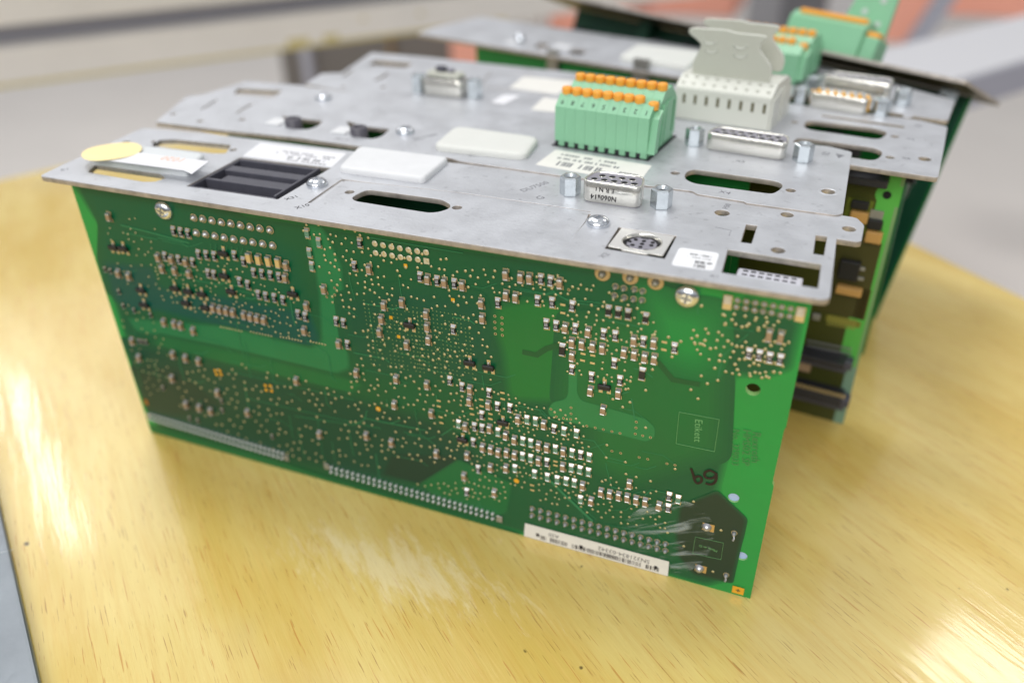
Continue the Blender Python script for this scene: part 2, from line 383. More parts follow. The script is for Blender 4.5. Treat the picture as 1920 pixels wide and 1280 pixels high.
for u, h0, wd in ((560, 2, 22), (598, 4, 16), (705, 18, 7), (640, 20, 6)):
    q.box(u, -.5, h0, u + wd, -.1, h0 + wd * .35, YEL)
q.obj('yellow_paint_stain', t)

# right hand beam: light top, blue grey side
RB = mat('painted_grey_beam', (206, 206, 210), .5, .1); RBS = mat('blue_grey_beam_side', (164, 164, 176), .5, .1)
P0 = gz((1790, 150), 0); P1 = gz((1920, 112), 0); Q0 = gz((1640, 96), 0)
D = np.array(P1) - np.array(P0); D /= np.linalg.norm(D); ang = math.degrees(math.atan2(D[1], D[0]))
F = frame((P0[0], P0[1], 0), ang); t = thing('aluminium_beam', F, 'broad pale grey beam with blue grey side, right of the tilted board', 'beam')
q = MB(); wdt = -(np.array(Q0) - np.array(P0)) @ np.array([-math.sin(math.radians(ang)), math.cos(math.radians(ang))])
wdt = abs(wdt); q.box(-150, 0, -30, 900, wdt, 0, RB, 1); q.obj('top_face', t)
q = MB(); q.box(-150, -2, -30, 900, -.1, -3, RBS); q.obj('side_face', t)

def vbox(name, x0, x1, yt, yb, Y, depth, m, label, cat, group=None, zb=None):
    a = hit(W0, (x0, yt), 1, Y); c = hit(W0, (x1, yb), 1, Y); z0 = c[2] if zb is None else zb
    q = MB(); w_ = c[0] - a[0]; q.box(-w_ / 2, 0, 0, w_ / 2, depth, a[2] - z0, m, min(3, w_ * .1))
    o = q.obj(name); o.location = ((a[0] + c[0]) / 2 * S, Y * S, z0 * S); return tag(o, label, cat, group)
CAB = mat('taupe_cabinet', (112, 106, 100), .6); CABP = mat('light_post', (176, 176, 186), .5); BRN = mat('tan_strip', (150, 124, 84), .7)
SAL = mat('salmon_card', (238, 168, 146), .7, noise=.06, nscale=8); GRY = mat('grey_panel', (150, 150, 154), .6); GRYD = mat('dark_grey_panel', (104, 104, 108), .6); OFFW = mat('off_white_post', (206, 202, 196), .6)
vbox('cabinet', 512, 868, 30, 200, 1300, 300, CAB, 'dark taupe cabinet behind the table under the slotted profile', 'cabinet', zb=-760)
vbox('post', 552, 592, 30, 200, 1280, 18, CABP, 'pale grey upright post in front of the taupe cabinet', 'post', zb=-760)
vbox('post', 722, 742, 30, 200, 1285, 14, BRN, 'thin tan upright strip on the taupe cabinet front', 'post', zb=-760)
vbox('card_box', 842, 900, 58, 160, 1240, 80, SAL, 'narrow salmon box between the taupe cabinet and the rear module', 'box', zb=-760)
vbox('card_box', 1030, 1172, 4, 84, 1500, 200, SAL, 'salmon box just above the rear module faceplate', 'box')
vbox('card_box', 790, 882, 26, 70, 1500, 150, SAL, 'small salmon box at the left tip of the rear faceplate', 'box')
vbox('card_box', 1200, 1375, -30, 34, 1700, 200, SAL, 'salmon box above the ivory handles at the top', 'box')
vbox('post', 930, 1008, -60, 60, 1450, 40, OFFW, 'off white upright post left of the salmon box', 'post', zb=-760)
vbox('machine_panel', 1412, 1478, -60, 90, 1450, 300, GRY, 'grey machine panel behind the topmost green connector', 'panel', zb=-760)
vbox('machine_panel', 1478, 1530, -60, 90, 1440, 250, GRYD, 'dark grey machine panel behind the topmost green connector', 'panel', zb=-760)
vbox('card_box', 1650, 1728, -60, 84, 1500, 200, SAL, 'salmon box right of the topmost green connector', 'box')
vbox('card_box', 1790, 2000, -80, 40, 1800, 200, SAL, 'wide salmon box in the top right corner', 'box')
# leaning grey bar between the two salmon boxes
A = hit(W0, (1690, 120), 1, 1420); B_ = hit(W0, (1800, -40), 1, 1420)
q = MB(); dv = (B_ - A); n_ = np.array([dv[2], 0, -dv[0]]); n_ = n_ / np.linalg.norm(n_) * 14
pts = [tuple(p) for p in (A - n_ - A, A + n_ - A, B_ + n_ - A, B_ - n_ - A)]
q.prism([(p[0], p[2]) for p in pts], 0, 30, 1, mat('slate_bar', (158, 160, 172), .5)); o = q.obj('grey_bar'); o.location = Vector(A) * S
tag(o, 'slanted slate grey bar between two salmon boxes, top right', 'bar')

# bright metal rail at lower left
A = np.array(gz((0, 950), 3)); B_ = np.array(gz((78, 1290), 3)); D = B_ - A; D /= np.linalg.norm(D)
F = frame((A[0], A[1], 0), math.degrees(math.atan2(D[1], D[0]))); t = thing('metal_rail', F, 'scratched bright metal rail lying on the table at lower left', 'rail')
RAIL = mat('scratched_aluminium', (140, 146, 152), .42, .7, noise=.08, nscale=40, bump=.3, bscale=260)
q = MB(); q.prism(rounded([(0, .1), (-46, .1), (-46, 4.0), (0, 3.0)], 1.2, 3), -160, 190, 0, RAIL); q.obj('rail_body', t)
q = MB(); 
for (u, v, a_, l_) in ((30, -8, 8, 9), (50, -12, 3, 14), (22, -3, 80, 4)):
    dx, dy = math.cos(math.radians(a_)) * l_, math.sin(math.radians(a_)) * l_; z = 3.04 - v * .0217
    q.add([(u, v, z), (u + dx, v + dy, z - dy * .0217), (u + dx + .1, v + dy + .1, z - dy * .0217), (u + .1, v + .1, z)], [(0, 1, 2, 3)], mat('scratch', (235, 240, 245), .4, .5))
q.obj('scratch_marks', t)

# ------------------------------------------------------------------ shared hardware
def pan_screw_mesh(r, ax, h=None):
    q = MB(); h = h or r * .62
    prof = [(r * .96, 0), (r, h * .25), (r * .93, h * .55), (r * .72, h * .86), (r * .42, h)]
    q.lathe(prof, (0, 0, 0), ax, SCREW, 24)
    k = r * .10; L_ = r * .42
    for a, b_ in (((-L_, -k), (L_, k)), ((-k, -L_), (k, L_))):
        if ax == 2: q.box(a[0], a[1], h - .05, b_[0], b_[1], h + .012 + (.01 if a[0] == -k else 0), RECESS)
        else: q.box(a[0], -h - .012 - (.01 if a[0] == -k else 0), a[1], b_[0], -h + .05, b_[1], RECESS)
    return q.mesh('screw')
def hexnut(parent, x, y, z, h=5.2, r=2.9, rot=.3, name='hex_standoff', F=None):
    q = MB(); n = 6
    def ring(rr, hh): return [(rr * math.cos(2 * math.pi * k / n + rot), rr * math.sin(2 * math.pi * k / n + rot), hh) for k in range(n)]
    q.rings([ring(r * .96, 0), ring(r, .25), ring(r, h - .35), ring(r * .88, h)], HEXM, smooth=False, cap1=False)
    def cr(rr, hh, nn=24): return [(rr * math.cos(2 * math.pi * k / nn + rot), rr * math.sin(2 * math.pi * k / nn + rot), hh) for k in range(nn)]
    outer = ring(r * .88, h); vs = []; 
    for k in range(n):
        a, c = Vector(outer[k]), Vector(outer[(k + 1) % n])
        for j in range(4): vs.append(tuple(a.lerp(c, j / 4)))
    q.rings([vs, cr(r * .62, h + .02), cr(r * .42, h - .8), cr(r * .42, h - 3)], HEXM, cap0=False, cap1=False, smooth=False)
    q.add(cr(r * .42, h - 2.9), [list(range(24))], HOLE)
    return q.obj(name, parent, (x, y, z))
def dshape(L, Wd, r, taper=1.2):   # D outline, centred; long side at -y when flip False
    return rounded([(-L / 2 + taper, -Wd / 2), (L / 2 - taper, -Wd / 2), (L / 2, Wd / 2), (-L / 2, Wd / 2)], r, 5)
def dsub(parent, x, y, z, L, rot, npin, female=True, h=5.9, flange=None, tall=0.0, marks=False, flip=False):
    e = bpy.data.objects.new('dsub_connector', None); COL.objects.link(e); e.parent = parent; e.location = (x * S, y * S, z * S); e.rotation_euler = (0, 0, rot)
    q = MB(); O = dshape(L, 8.6, 2.6); 
    if flip: O = [(a, -c) for a, c in O][::-1]
    def rg(s_, hh, dx=0): return [(a * (1 - dx / (L / 2)) if 0 else a - math.copysign(min(dx, abs(a)), a), c - math.copysign(min(dx, abs(c)), c), hh) for a, c in O]
    q.rings([rg(1, -.2, -.9), rg(1, .12, -.5), rg(1, .6, -.05), rg(1, h - .25, 0), rg(1, h, .18), rg(1, h - .05, .45), rg(1, h - (.5 if female else 5.0), .5)], SHELL, cap0=False, cap1=False)
    q.obj('metal_shell', e)
    q = MB(); zt = h - .35 if female else 1.0
    q.rings([rg(1, 0, .5), rg(1, zt, .5)], INSUL, smooth=False); q.obj('insulator', e)
    q = MB(); n1 = (npin + 1) // 2; n2 = npin - n1; pit = 2.76
    for row, n in ((0, n1), (1, n2)):
        for k in range(n):
            px_ = (k - (n - 1) / 2) * pit; py = (-1.42 if row == 0 else 1.42)
            if female:
                q.lathe([(.85, 0), (.85, .04)], (px_, py, zt), 2, HOLE, 12); q.lathe([(1.0, -.02), (1.0, .02), (.86, .05)], (px_, py, zt), 2, SHELL, 14, cap1=False)
            else: q.lathe([(.5, 0), (.5, 4.3), (.2, 4.8)], (px_, py, zt), 2, GOLD, 10)
    q.obj('contact_sockets' if female else 'contact_pins', e)
    return e
def label_lines(parent, cx, cy, z, w_, h_, rot, rows, seed, m=INK, base=PAPER, name='paper_label', up='z', thick=.08):
    R_ = random.Random(seed); q = MB()
    P = rounded([(-w_ / 2, -h_ / 2), (w_ / 2, -h_ / 2), (w_ / 2, h_ / 2), (-w_ / 2, h_ / 2)], .4, 2)
    q.prism(P, 0, thick, 2, base); o = q.obj(name, parent, (cx, cy, z)); o.rotation_euler = (0, 0, math.radians(rot)); return o

# ------------------------------------------------------------------ MODULE 1: the nearest one
T = 1.5; ZT = 98.3; ZB = ZT - T
M1F = frame((0, 0, 0)); 
M1 = thing('circuit_module', M1F, 'nearest green circuit board module, solder side to the viewer, under its metal faceplate', 'circuit module', 'circuit modules standing on the table')
M2F = frame((0, 45.5, 0), -.6)
M2 = thing('circuit_module', M2F, 'second module from the front, with the green orange-buttoned terminal block nearest the viewer', 'circuit module', 'circuit modules standing on the table')
M3F = frame((233.5, 91.5, 0), -6.8)
M3 = thing('circuit_module', M3F, 'third module from the front, carrying the ivory connector with two handles', 'circuit module', 'circuit modules standing on the table')
M5F = frame((238, 139, 0), -16.5)
M5 = thing('circuit_module', M5F, 'fourth module, its long faceplate just behind the ivory connector, partly hidden', 'circuit module', 'circuit modules standing on the table')
R4 = [[0.91214201, 0.36963338, 0.17711047], [-0.40772292, 0.8624866, 0.29979807], [-0.04194003, -0.34567041, 0.93741826]]
M4F = frame((242.8, 173.7, 0), R=R4)
M4 = thing('circuit_module', M4F, 'rearmost module leaning back, dark underside of its faceplate showing', 'circuit module', 'circuit modules standing on the table')

def L2(F, pts, z): return [px2(F, p, 2, z) for p in pts]
def plate(F, M, outline, holes, z=ZT, th=T, r=1.2, mats=None, name='faceplate'):
    """holes: ('p', [px...], r) polygon, ('c', (px), radius mm)"""
    sp = [rounded(L2(F, outline, z), r)]
    for h in holes:
        if h[0] == 'p': sp.append(rounded(L2(F, h[1], z), h[2]))
        elif h[0] == 'c': sp.append(circ(px2(F, h[1], 2, z), h[2]))
        elif h[0] == 'l': sp.append(rounded(h[1], h[2]))
    return put(name, curve_mesh(name, sp, th, mats or [ZINC, EDGE]), M, (0, 0, z - th / 2))

# --- faceplate 1
o1 = [(74, 330), (1555, 563), (1568, 447), (1607, 453), (1614.5, 452), (1620, 422), (1605.5, 408), (1568, 402.5), (1399, 377), (1257, 355.5), (1000, 324), (868, 307.5), (640, 281), (432, 256), (268, 240)]
o1r = [1.6, 2.2, .4, 1.2, .6, 1.2, 1.2, .3, .3, 0, 0, 0, 0, 0, 1.6]
slotDA = [(672, 362), (690, 355), (830, 374), (846, 384), (843, 391), (822, 398), (800, 399), (665, 377), (658, 371)]
holes1 = [('p', [(293, 263), (330, 262), (430, 272), (433, 274), (423, 288), (400, 288), (284, 274)], .8),
          ('c', (237, 266), 1.3), ('c', (290, 265), 1.3), ('c', (437, 281), 1.3),
          ('p', [(178, 309), (300, 326), (312, 334), (290, 341), (268, 341), (164, 323)], .5),
          ('p', [(349, 349), (521, 374), (621, 315), (450, 295)], .5),
          ('c', (655.4, 360), 1.45), ('c', (857, 389), 1.45), ('p', slotDA, 2.2),
          ('p', [(1159.6, 425.3), (1269.7, 442.1), (1247, 485.5), (1132.8, 466)], .1),
          ('c', (1354, 399), 2.05), ('c', (1476, 402.5), 1.75), ('c', (1459, 469), 1.75), ('c', (1592, 429), 1.75),
          ('p', [(1398.5, 420), (1421, 423), (1410, 457), (1388, 454)], .1), ('p', [(1529, 440), (1552, 443), (1546, 479), (1524, 476)], .1),
          ('p', [(1364, 467), (1541, 495), (1535, 541), (1352, 511)], .2)]
def groove(F, pts, wd, z):          # thin gap cut along a polyline
    P = [Vector(p) for p in L2(F, pts, z)]; L_, R_ = [], []
    for i, p in enumerate(P):
        d = (P[min(i + 1, len(P) - 1)] - P[max(i - 1, 0)]).normalized(); n = Vector((-d.y, d.x)); ww = wd[i] if isinstance(wd, list) else wd
        L_.append(tuple(p + n * ww / 2)); R_.append(tuple(p - n * ww / 2))
    return L_ + R_[::-1]
gr = groove(M1F, [(583, 381), (644, 337), (700, 343.5), (860, 361), (1050, 388), (1108, 397.5)], [2.4, 2.0, .45, .42, .42, .5], ZT)
gr2 = groove(M1F, [(1106, 401), (1098, 415), (1068, 452)], [.9, .35, .12], ZT)
holes1 += [('l', gr, 0.0), ('l', gr2, 0.0)]
plate(M1F, M1, o1, holes1, r=o1r)
q = MB(); q.prism(groove(M1F, [(583, 381), (644, 337)], [2.38, 1.98], ZT), ZT - 1.3, ZT - .45, 2, ZINC2); q.obj('panel_step', M1)
# lower sheet seen in the groove
P = L2(M1F, [(570, 384), (638, 332), (1120, 392), (1060, 458)], ZB)
put('backing_sheet', curve_mesh('backing_sheet', [rounded(P, 1), rounded(L2(M1F, [(652, 375), (690, 350), (850, 372), (870, 388), (828, 402)], ZB), 1)], .8, [ZINC]), M1, (0, 0, ZB - .5))
# screws on top and on the board
sm_top = pan_screw_mesh(3.1, 2); sm_f = pan_screw_mesh(3.0, 1)
for p, r_ in (((595, 347), 0), ((1121, 420), 1)):
    x, y = px2(M1F, p, 2, ZT); put('pan_head_screw', sm_top, M1, (x, y, ZT), (0, 0, .5 + r_))
for p in ((309, 393), (1289, 554)):
    x, z = px2(M1F, p, 1, -.1); put('board_screw', sm_f, M1, (x, -.05, z), (0, random.random(), 0))
# DB9
a = px2(M1F, (1069, 363), 2, ZT); c = px2(M1F, (1239, 387), 2, ZT); ang = math.atan2(c[1] - a[1], c[0] - a[0]); cx, cy = (a[0] + c[0]) / 2, (a[1] + c[1]) / 2
hexnut(M1, *a, ZT); hexnut(M1, *c, ZT)
dB = dsub(M1, cx, cy, ZT, 16.6, ang, 9, True, flip=True, h=6.1)
text(dB, 'E R N I', 1.75, INK, (-1.6, -4.42, 4.2), 180, 'y', ext=.01, sx=.95, space=1.05)
text(dB, 'N060a14', 1.95, INK, (-1.9, -4.45, 2.0), 180, 'y', ext=.01)
# mini DIN
P = L2(M1F, [(1159.6, 425.3), (1269.7, 442.1), (1247, 484.9), (1132.8, 465.6)], ZT)
cx = sum(p[0] for p in P) / 4; cy = sum(p[1] for p in P) / 4; ang = math.atan2(P[2][1] - P[3][1], P[2][0] - P[3][0])
e = bpy.data.objects.new('round_socket', None); COL.objects.link(e); e.parent = M1; e.location = (cx * S, cy * S, (ZT - .25) * S); e.rotation_euler = (0, 0, ang)
hw, hh = 6.65, 6.0
def dinr(n=32): return circ((0.2, .1), 4.75, n)
put('metal_flange', curve_mesh('metal_flange', [rounded([(-hw, -hh + .8), (-3.4, -hh + .8), (-3.0, -hh + .1), (3.1, -hh + .1), (3.5, -hh + .8), (hw, -hh + .8), (hw, hh), (-hw, hh)], .2, 2), dinr()], .5, [mat('cream_tin', (228, 227, 224), .3, .5), SHELL]), e, (0, 0, .1))
q = MB(); q.lathe([(4.75, .2), (4.95, .35), (4.75, .45), (4.6, .3), (4.6, -2)], (.2, .1, 0), 2, SHELL, 40, False, False); q.obj('ring', e)
q = MB(); q.lathe([(4.6, -3), (4.6, -.55)], (.2, .1, 0), 2, HOLE, 40); q.obj('dark_ring', e)
q = MB(); q.lathe([(3.65, -1), (3.65, -.35), (3.55, -.25)], (.2, .1, 0), 2, INSUL, 40)
for u, v in ((-3.0, .2), (-1.9, 1.7), (-1.8, -1.5), (.2, 1.6), (.2, -.1), (.3, -1.9), (2.4, 1.6), (2.5, -.1)):
    q.lathe([(.52, -.1), (.52, -.235)][::-1], (u + .1, v + .1, 0), 2, HOLE, 14)
q.box(-.9, 3.0, -.3, 1.1, 3.9, -.2, BLACK); q.box(-3.4, -2.6, -.3, -2.3, -1.9, -.2, BLACK); q.box(1.6, -3.3, -.3, 2.9, -2.4, -.2, BLACK)
q.obj('pin_insert', e)
q = MB(); q.box(-hw, -hh - .6, -3.0, hw, hh, -2.6, HOLE); q.obj('socket_body', e)
# white caps
def cap_cover(M, P, z, h, m, r, name='blanking_cap', inset=.9):
    o = rounded(P, r, 6); cxy = (sum(p[0] for p in P) / 4, sum(p[1] for p in P) / 4)
    def sc(k, hh): return [(cxy[0] + (x - cxy[0]) * (1 - k / 14), cxy[1] + (y - cxy[1]) * (1 - k / 9), z + hh) for x, y in o]
    q = MB(); q.rings([sc(0, .02), sc(-.05, h * .35), sc(0, h * .7), sc(inset * .25, h * .9), sc(inset * .6, h), sc(inset * 1.2, h + .02)], m); return q.obj(name, M)
cap_cover(M1, L2(M1F, [(636, 324), (795, 345), (842, 305), (675, 284)], ZT), ZT, 1.9, WHITEP, 2.0)
# the cap under the stickers
cap_cover(M1, L2(M1F, [(172, 309), (352, 332), (388, 303), (215, 280)], ZT), ZT, 2.6, mat('grey_white_cap', (214, 218, 220), .5, sub=.05), 1.6)
q = MB(); P = [(*p, ZT + 3.0) for p in L2(M1F, [(213, 281), (392, 303), (360, 327), (345, 320), (175, 298)], ZT + 3.0)]
q.add(P + [(x, y, z + .12) for x, y, z in P], [(0, 1, 2, 3, 4), (5, 6, 7, 8, 9)] + [(k, (k + 1) % 5, 5 + (k + 1) % 5, 5 + k) for k in range(5)], PAPERG); ps = q.obj('paper_sticker', M1)
x, y = px2(M1F, (208, 284), 2, ZT + 3.3); q = MB(); n = 28; R_ = []
a0 = [px2(M1F, p, 2, ZT + 3.3) for p in ((153, 292), (266, 276), (214, 299), (205, 269))]
ux = (np.array(a0[1]) - np.array(a0[0])) / 2; uy = (np.array(a0[3]) - np.array(a0[2])) / 2; cc = (np.array(a0[0]) + np.array(a0[1]) + np.array(a0[2]) + np.array(a0[3])) / 4
rg = [tuple(cc + ux * math.cos(2 * math.pi * k / n) + uy * math.sin(2 * math.pi * k / n)) for k in range(n)]
q.rings([[(u, v, ZT + 3.2 + .15 * math.sin(3 * k / n * 6.28)) for k, (u, v) in enumerate(rg)], [(u, v, ZT + 3.32 + .15 * math.sin(3 * k / n * 6.28)) for k, (u, v) in enumerate(rg)]], YSTICK); q.obj('round_sticker', M1)
x, y = px2(M1F, (325, 298), 2, ZT + 3.2); text(M1, '1020', 4.2, INKO, (x, y, ZT + 3.16), 182, name='handwritten_number')
# black card slots
P = L2(M1F, [(349, 349), (521, 374), (621, 315), (450, 295)], ZT); ox, oy = P[0]; ux = np.array(P[1]) - np.array(P[0]); uy = np.array(P[3]) - np.array(P[0]); LX, LY = np.linalg.norm(ux), np.linalg.norm(uy)
e = bpy.data.objects.new('card_slot_connector', None); COL.objects.link(e); e.parent = M1; e.location = (ox * S, oy * S, ZT * S); e.rotation_euler = (0, 0, math.atan2(ux[1], ux[0]))
q = MB(); q.box(.4, .5, -9, LX - 2.4, LY - .8, -5.5, BLACK)
q.box(.3, .5, -9, LX - 1.6, 1.3, -.2, BLACK2, .15); q.box(LX - 2.4, 1.31, -9, LX - 1.6, LY - 1.0, .3, BLACK2, .15); q.box(.3, 1.31, -9, 1.1, LY - 1, -.2, BLACK2, .15)
q.box(1.11, LY - 2.2, -9, LX - 2.41, LY - 1.0, .1, BLACK2, .15)
q.box(1.11, 6.8, -9, LX - 2.41, 8.0, -.1, BLACK2, .15); q.box(3, 8.01, -9, LX - 3.2, 14.6, -1.6, BLACK2, .15); q.box(1.11, 15.6, -9, LX - 2.41, 19.5, -.5, BLACK2, .15)
q.box(1.6, 2.2, -9, LX - 3, 3.4, -1.6, BLACK2)
q.obj('slot_housing', e)
q = MB()
for k in range(13): q.box(2.0 + k * 2.2, .05, -3, 3.4 + k * 2.2, .48, -.7, BLACK2)
q.obj('comb_teeth', e)
text(M1, 'X31', 2.3, INK, (*px2(M1F, (547, 371), 2, ZT), ZT + .03), 60, ext=.01); text(M1, 'X10', 2.4, INK, (*px2(M1F, (567, 387), 2, ZT), ZT + .03), 60, ext=.01)
text(M1, 'X2', 2.3, INKG, (*px2(M1F, (1133, 479), 2, ZT), ZT + .03), 68, ext=.01)
text(M1, 'H30', 2.1, INKG, (*px2(M1F, (1363, 387), 2, ZT), ZT + .03), 82, ext=.01)
text(M1, 'DU7500', 2.9, INKG, (*px2(M1F, (1003, 350), 2, ZT), ZT + .03), 62, ext=.01)
text(M1, 'G', 3.2, INKG, (*px2(M1F, (1013, 371), 2, ZT), ZT + .03), 62, ext=.01)
text(M1, 'E1', 2.6, INKG, (*px2(M1F, (122, 318), 2, ZT), ZT + .03), 50, ext=.01); text(M1, 'X1', 1.8, INKG, (*px2(M1F, (1340, 518), 2, ZT), ZT + .03), 10, ext=.01)
# labels on plate 1
def flat_label(F, M, pts, z, m, r=.5, name='paper_label'):
    return put(name, curve_mesh(name, [rounded(L2(F, pts, z), r, 3)], .06, [m], .01), M, (0, 0, z + .04))
flat_label(M1F, M1, [(488, 268), (650, 288), (622, 314), (455, 293)], ZT, PAPERG)
flat_label(M1F, M1, [(1274, 464), (1349, 475), (1338, 508), (1258, 497)], ZT, mat('white_gloss_label', (238, 239, 242), .4), 1.2, 'round_cornered_label')
def print_block(F, M, p0, p1, p2, z, rows, m, seed, name='printed_text'):
    """bars of small print on a label: p0 origin, p1 end of line, p2 end of column (pixels)"""
    R_ = random.Random(seed); a, b_, c_ = [np.array(px2(F, p, 2, z)) for p in (p0, p1, p2)]; q = MB()
    for (v, hgt, dens, u0, u1) in rows:
        u = u0
        while u < u1:
            w_ = R_.uniform(.012, .04)
            if R_.random() < dens:
                c4 = [a + (b_ - a) * uu + (c_ - a) * vv for uu, vv in ((u, v), (u + w_ * .7, v), (u + w_ * .7, v + hgt), (u, v + hgt))]
                q.poly([(float(x[0]), float(x[1]), z + .085) for x in c4], m)
            u += w_
    return q.obj(name, M)
print_block(M1F, M1, (490, 275), (642, 295), (465, 293), ZT, [(.12, .1, .8, .3, .92), (.3, .1, .8, .25, .9), (.52, .2, .55, .4, .9), (.8, .1, .7, .45, .92)], INKG, 3)
print_block(M1F, M1, (1290, 472), (1343, 480), (1280, 500), ZT, [(.08, .1, .7, 0, .9), (.28, .08, .7, 0, .9), (.5, .18, .85, .35, .7), (.74, .18, .85, .35, .75), (.5, .14, .6, .75, .95)], INK, 5)
# thin scribed corner by the slots
q = MB(); P = L2(M1F, [(1341, 426), (1371, 432), (1367, 442)], ZT); q.tube([(x, y, ZT + .01) for x, y in P], .06, INKG, 4); q.obj('scribed_mark', M1)
# header in the window
a = hit(W0, (1384, 504), 2, 94.5); c = hit(W0, (1506, 524), 2, 94.5)
e = bpy.data.objects.new('pin_header', None); COL.objects.link(e); e.parent = M1; e.location = (a[0] * S, a[1] * S, 94.5 * S); e.rotation_euler = (0, 0, math.atan2(c[1] - a[1], c[0] - a[0]))
Lh = float(np.linalg.norm(c[:2] - a[:2])); q = MB(); q.box(0, -5.4, -8, Lh, .8, 0, mat('grey_header', (206, 206, 216), .5), .3); q.obj('header_body', e)
q = MB()
for k in range(7):
    for j in range(3): q.box(1.0 + k * (Lh - 2) / 7 + .25, -4.6 + j * 1.9, .01, 1.0 + k * (Lh - 2) / 7 + 1.45, -3.9 + j * 1.9, .05, HOLE)
q.obj('header_contacts', e)
x0 = a[0]; q = MB(); q.box(x0 - 3.2, 4, 30, x0 - 1.6, 13, 92, G_BRIGHT); q.obj('inner_board', M1)
q = MB(); q.box(18, 1.7, 20, 188, 34, 22, G_DARKER); q.box(60, 36.5, 30, 190, 38, 90, G_DARK); q.obj('rear_board', M1)

# ------------------------------------------------------------------ board 1
BW = 213.1; BZ = 96.6
def bp1(p): return px2(M1F, p, 1, 0.0)
outl = [(0, 0), (BW, 0), (BW, 42), (BW - .5, 43), (BW - .3, 60), (BW, 61), (BW, BZ), (0, BZ)]
hl = [circ(bp1((1412, 730)), 1.75), circ(bp1((1375.5, 933)), 1.55), circ(bp1((1391, 1042)), 1.55)]
me = curve_mesh('circuit_board', [outl] + hl, 1.6, [G_BRIGHT, PCBEDGE], .05)
o = put('circuit_board', me, M1, (0, .8, 0)); o.rotation_euler = (math.radians(90), 0, 0); BRD = o
# white rims of the through holes
q = MB()
for h_, m_ in ((hl[0], SOLDERD), (hl[1], SOLDER), (hl[2], SOLDER)):
    cx = sum(p[0] for p in h_) / len(h_); cz = sum(p[1] for p in h_) / len(h_)
    q.lathe([(1.72 if m_ is SOLDERD else 1.52, -1.55), (1.72 if m_ is SOLDERD else 1.52, .02)], (cx, 0, cz), 1, m_, 24, False, False, True)
q.obj('hole_plating', M1)
q = MB()
for h_ in hl[1:]: q.lathe([(1.45, -.9), (1.45, -.5)], (sum(p[0] for p in h_) / len(h_), 0, sum(p[1] for p in h_) / len(h_)), 1, mat('pale_blue_plug', (168, 190, 232), .25), 20)
q.obj('light_pipe', M1)
layer = [0]
def sheet(pts, m, r=.8, lv=None, holes=()):
    layer[0] += 1; y = -.012 - .011 * layer[0] if lv is None else lv
    P = rounded([bp1(p) for p in pts], r, 4)
    cu = curve_mesh('copper_area', [P] + [h for h in holes], .002, [m], 0.0); o = put('copper_area', cu, M1, (0, y, 0)); o.rotation_euler = (math.radians(90), 0, 0); return o
def soft(pts, c, bgc, r=1.5, wd=1.8, n=5):
    """an inner copper plane seen through the laminate: its edge fades over a couple of millimetres"""
    P = [Vector(bp1(p)) for p in pts]; A = sum(P[k - 1].x * P[k].y - P[k].x * P[k - 1].y for k in range(len(P))); sg = 1 if A > 0 else -1
    for k in range(n, -1, -1):
        off = wd * (k / n - .5); out = []
        for i in range(len(P)):
            a, b_, c_ = P[i - 1], P[i], P[(i + 1) % len(P)]; d1 = (b_ - a).normalized(); d2 = (c_ - b_).normalized()
            n1 = Vector((d1.y, -d1.x)) * sg; n2 = Vector((d2.y, -d2.x)) * sg; m = (n1 + n2); m = m / max(m.length_squared / 2, .6)
            q_ = b_ + m * off; out.append((min(max(q_.x, .15), BW - .15), min(max(q_.y, .15), BZ)))
        t_ = 1 - (k / (n + 1)) ; cc = tuple(int(x * t_ + y * (1 - t_)) for x, y in zip(c, bgc))
        global BP_; layer[0] += 1; y = -.012 - .0021 * layer[0]
        o = put('copper_area', curve_mesh('copper_area', [rounded(out, r, 4)], .001, [pcb('pcb_%d_%d_%d' % cc, cc)], 0.0), M1, (0, y, 0)); o.rotation_euler = (math.radians(90), 0, 0)
CB = (34, 140, 64); CM = (14, 86, 50); CMID = (18, 102, 54); CL = (30, 116, 68); CS = (0, 86, 54); CT = (4, 78, 66); CD = (10, 68, 48); CDD = (20, 56, 42)
soft([(143, 351), (1290, 530), (1290, 555), (1345, 600), (1400, 560), (1500, 600), (1480, 690), (1430, 705), (1372, 700), (1366, 830), (1343, 921), (1366, 948), (1385, 975), (1372, 1030), (1366, 1085), (1325, 1096), (1000, 1003), (560, 885), (300, 808), (283, 775), (192, 492), (196, 430), (178, 408)], CM, CB, 1.5, 2.2, 6)
soft([(158, 354), (430, 398), (480, 430), (560, 470), (570, 540), (585, 640), (430, 615), (290, 575), (200, 545), (190, 490), (192, 420)], CS, CM, 2, 3.5)
soft([(196, 492), (284, 500), (300, 540), (440, 560), (580, 590), (600, 640), (560, 650), (420, 612), (300, 580), (240, 580), (215, 560)], CT, CS, 1.5)
soft([(240, 596), (420, 612), (584, 652), (604, 640), (600, 560), (588, 480), (572, 418), (600, 416), (640, 500), (655, 690), (630, 700), (420, 650), (255, 620)], CL, CM, 1.5, 1.2, 3)
soft([(300, 628), (420, 654), (640, 706), (680, 720), (640, 750), (430, 700), (280, 660)], CMID, CM, 1.5)
soft([(235, 640), (430, 690), (640, 740), (820, 790), (900, 860), (890, 900), (730, 900), (560, 865), (292, 780)], CD, CM, 2, 4)
soft([(250, 690), (330, 690), (420, 760), (330, 780), (280, 768)], CDD, CD, 2, 3)
soft([(640, 560), (760, 540), (900, 560), (925, 660), (900, 720), (700, 700), (650, 640)], (16, 80, 54), CM, 3, 5)
soft([(930, 575), (985, 560), (1060, 575), (1060, 640), (1062, 742), (1040, 752), (955, 748), (945, 660), (930, 620)], (28, 112, 50), CM, 2.5, 2.5, 5)
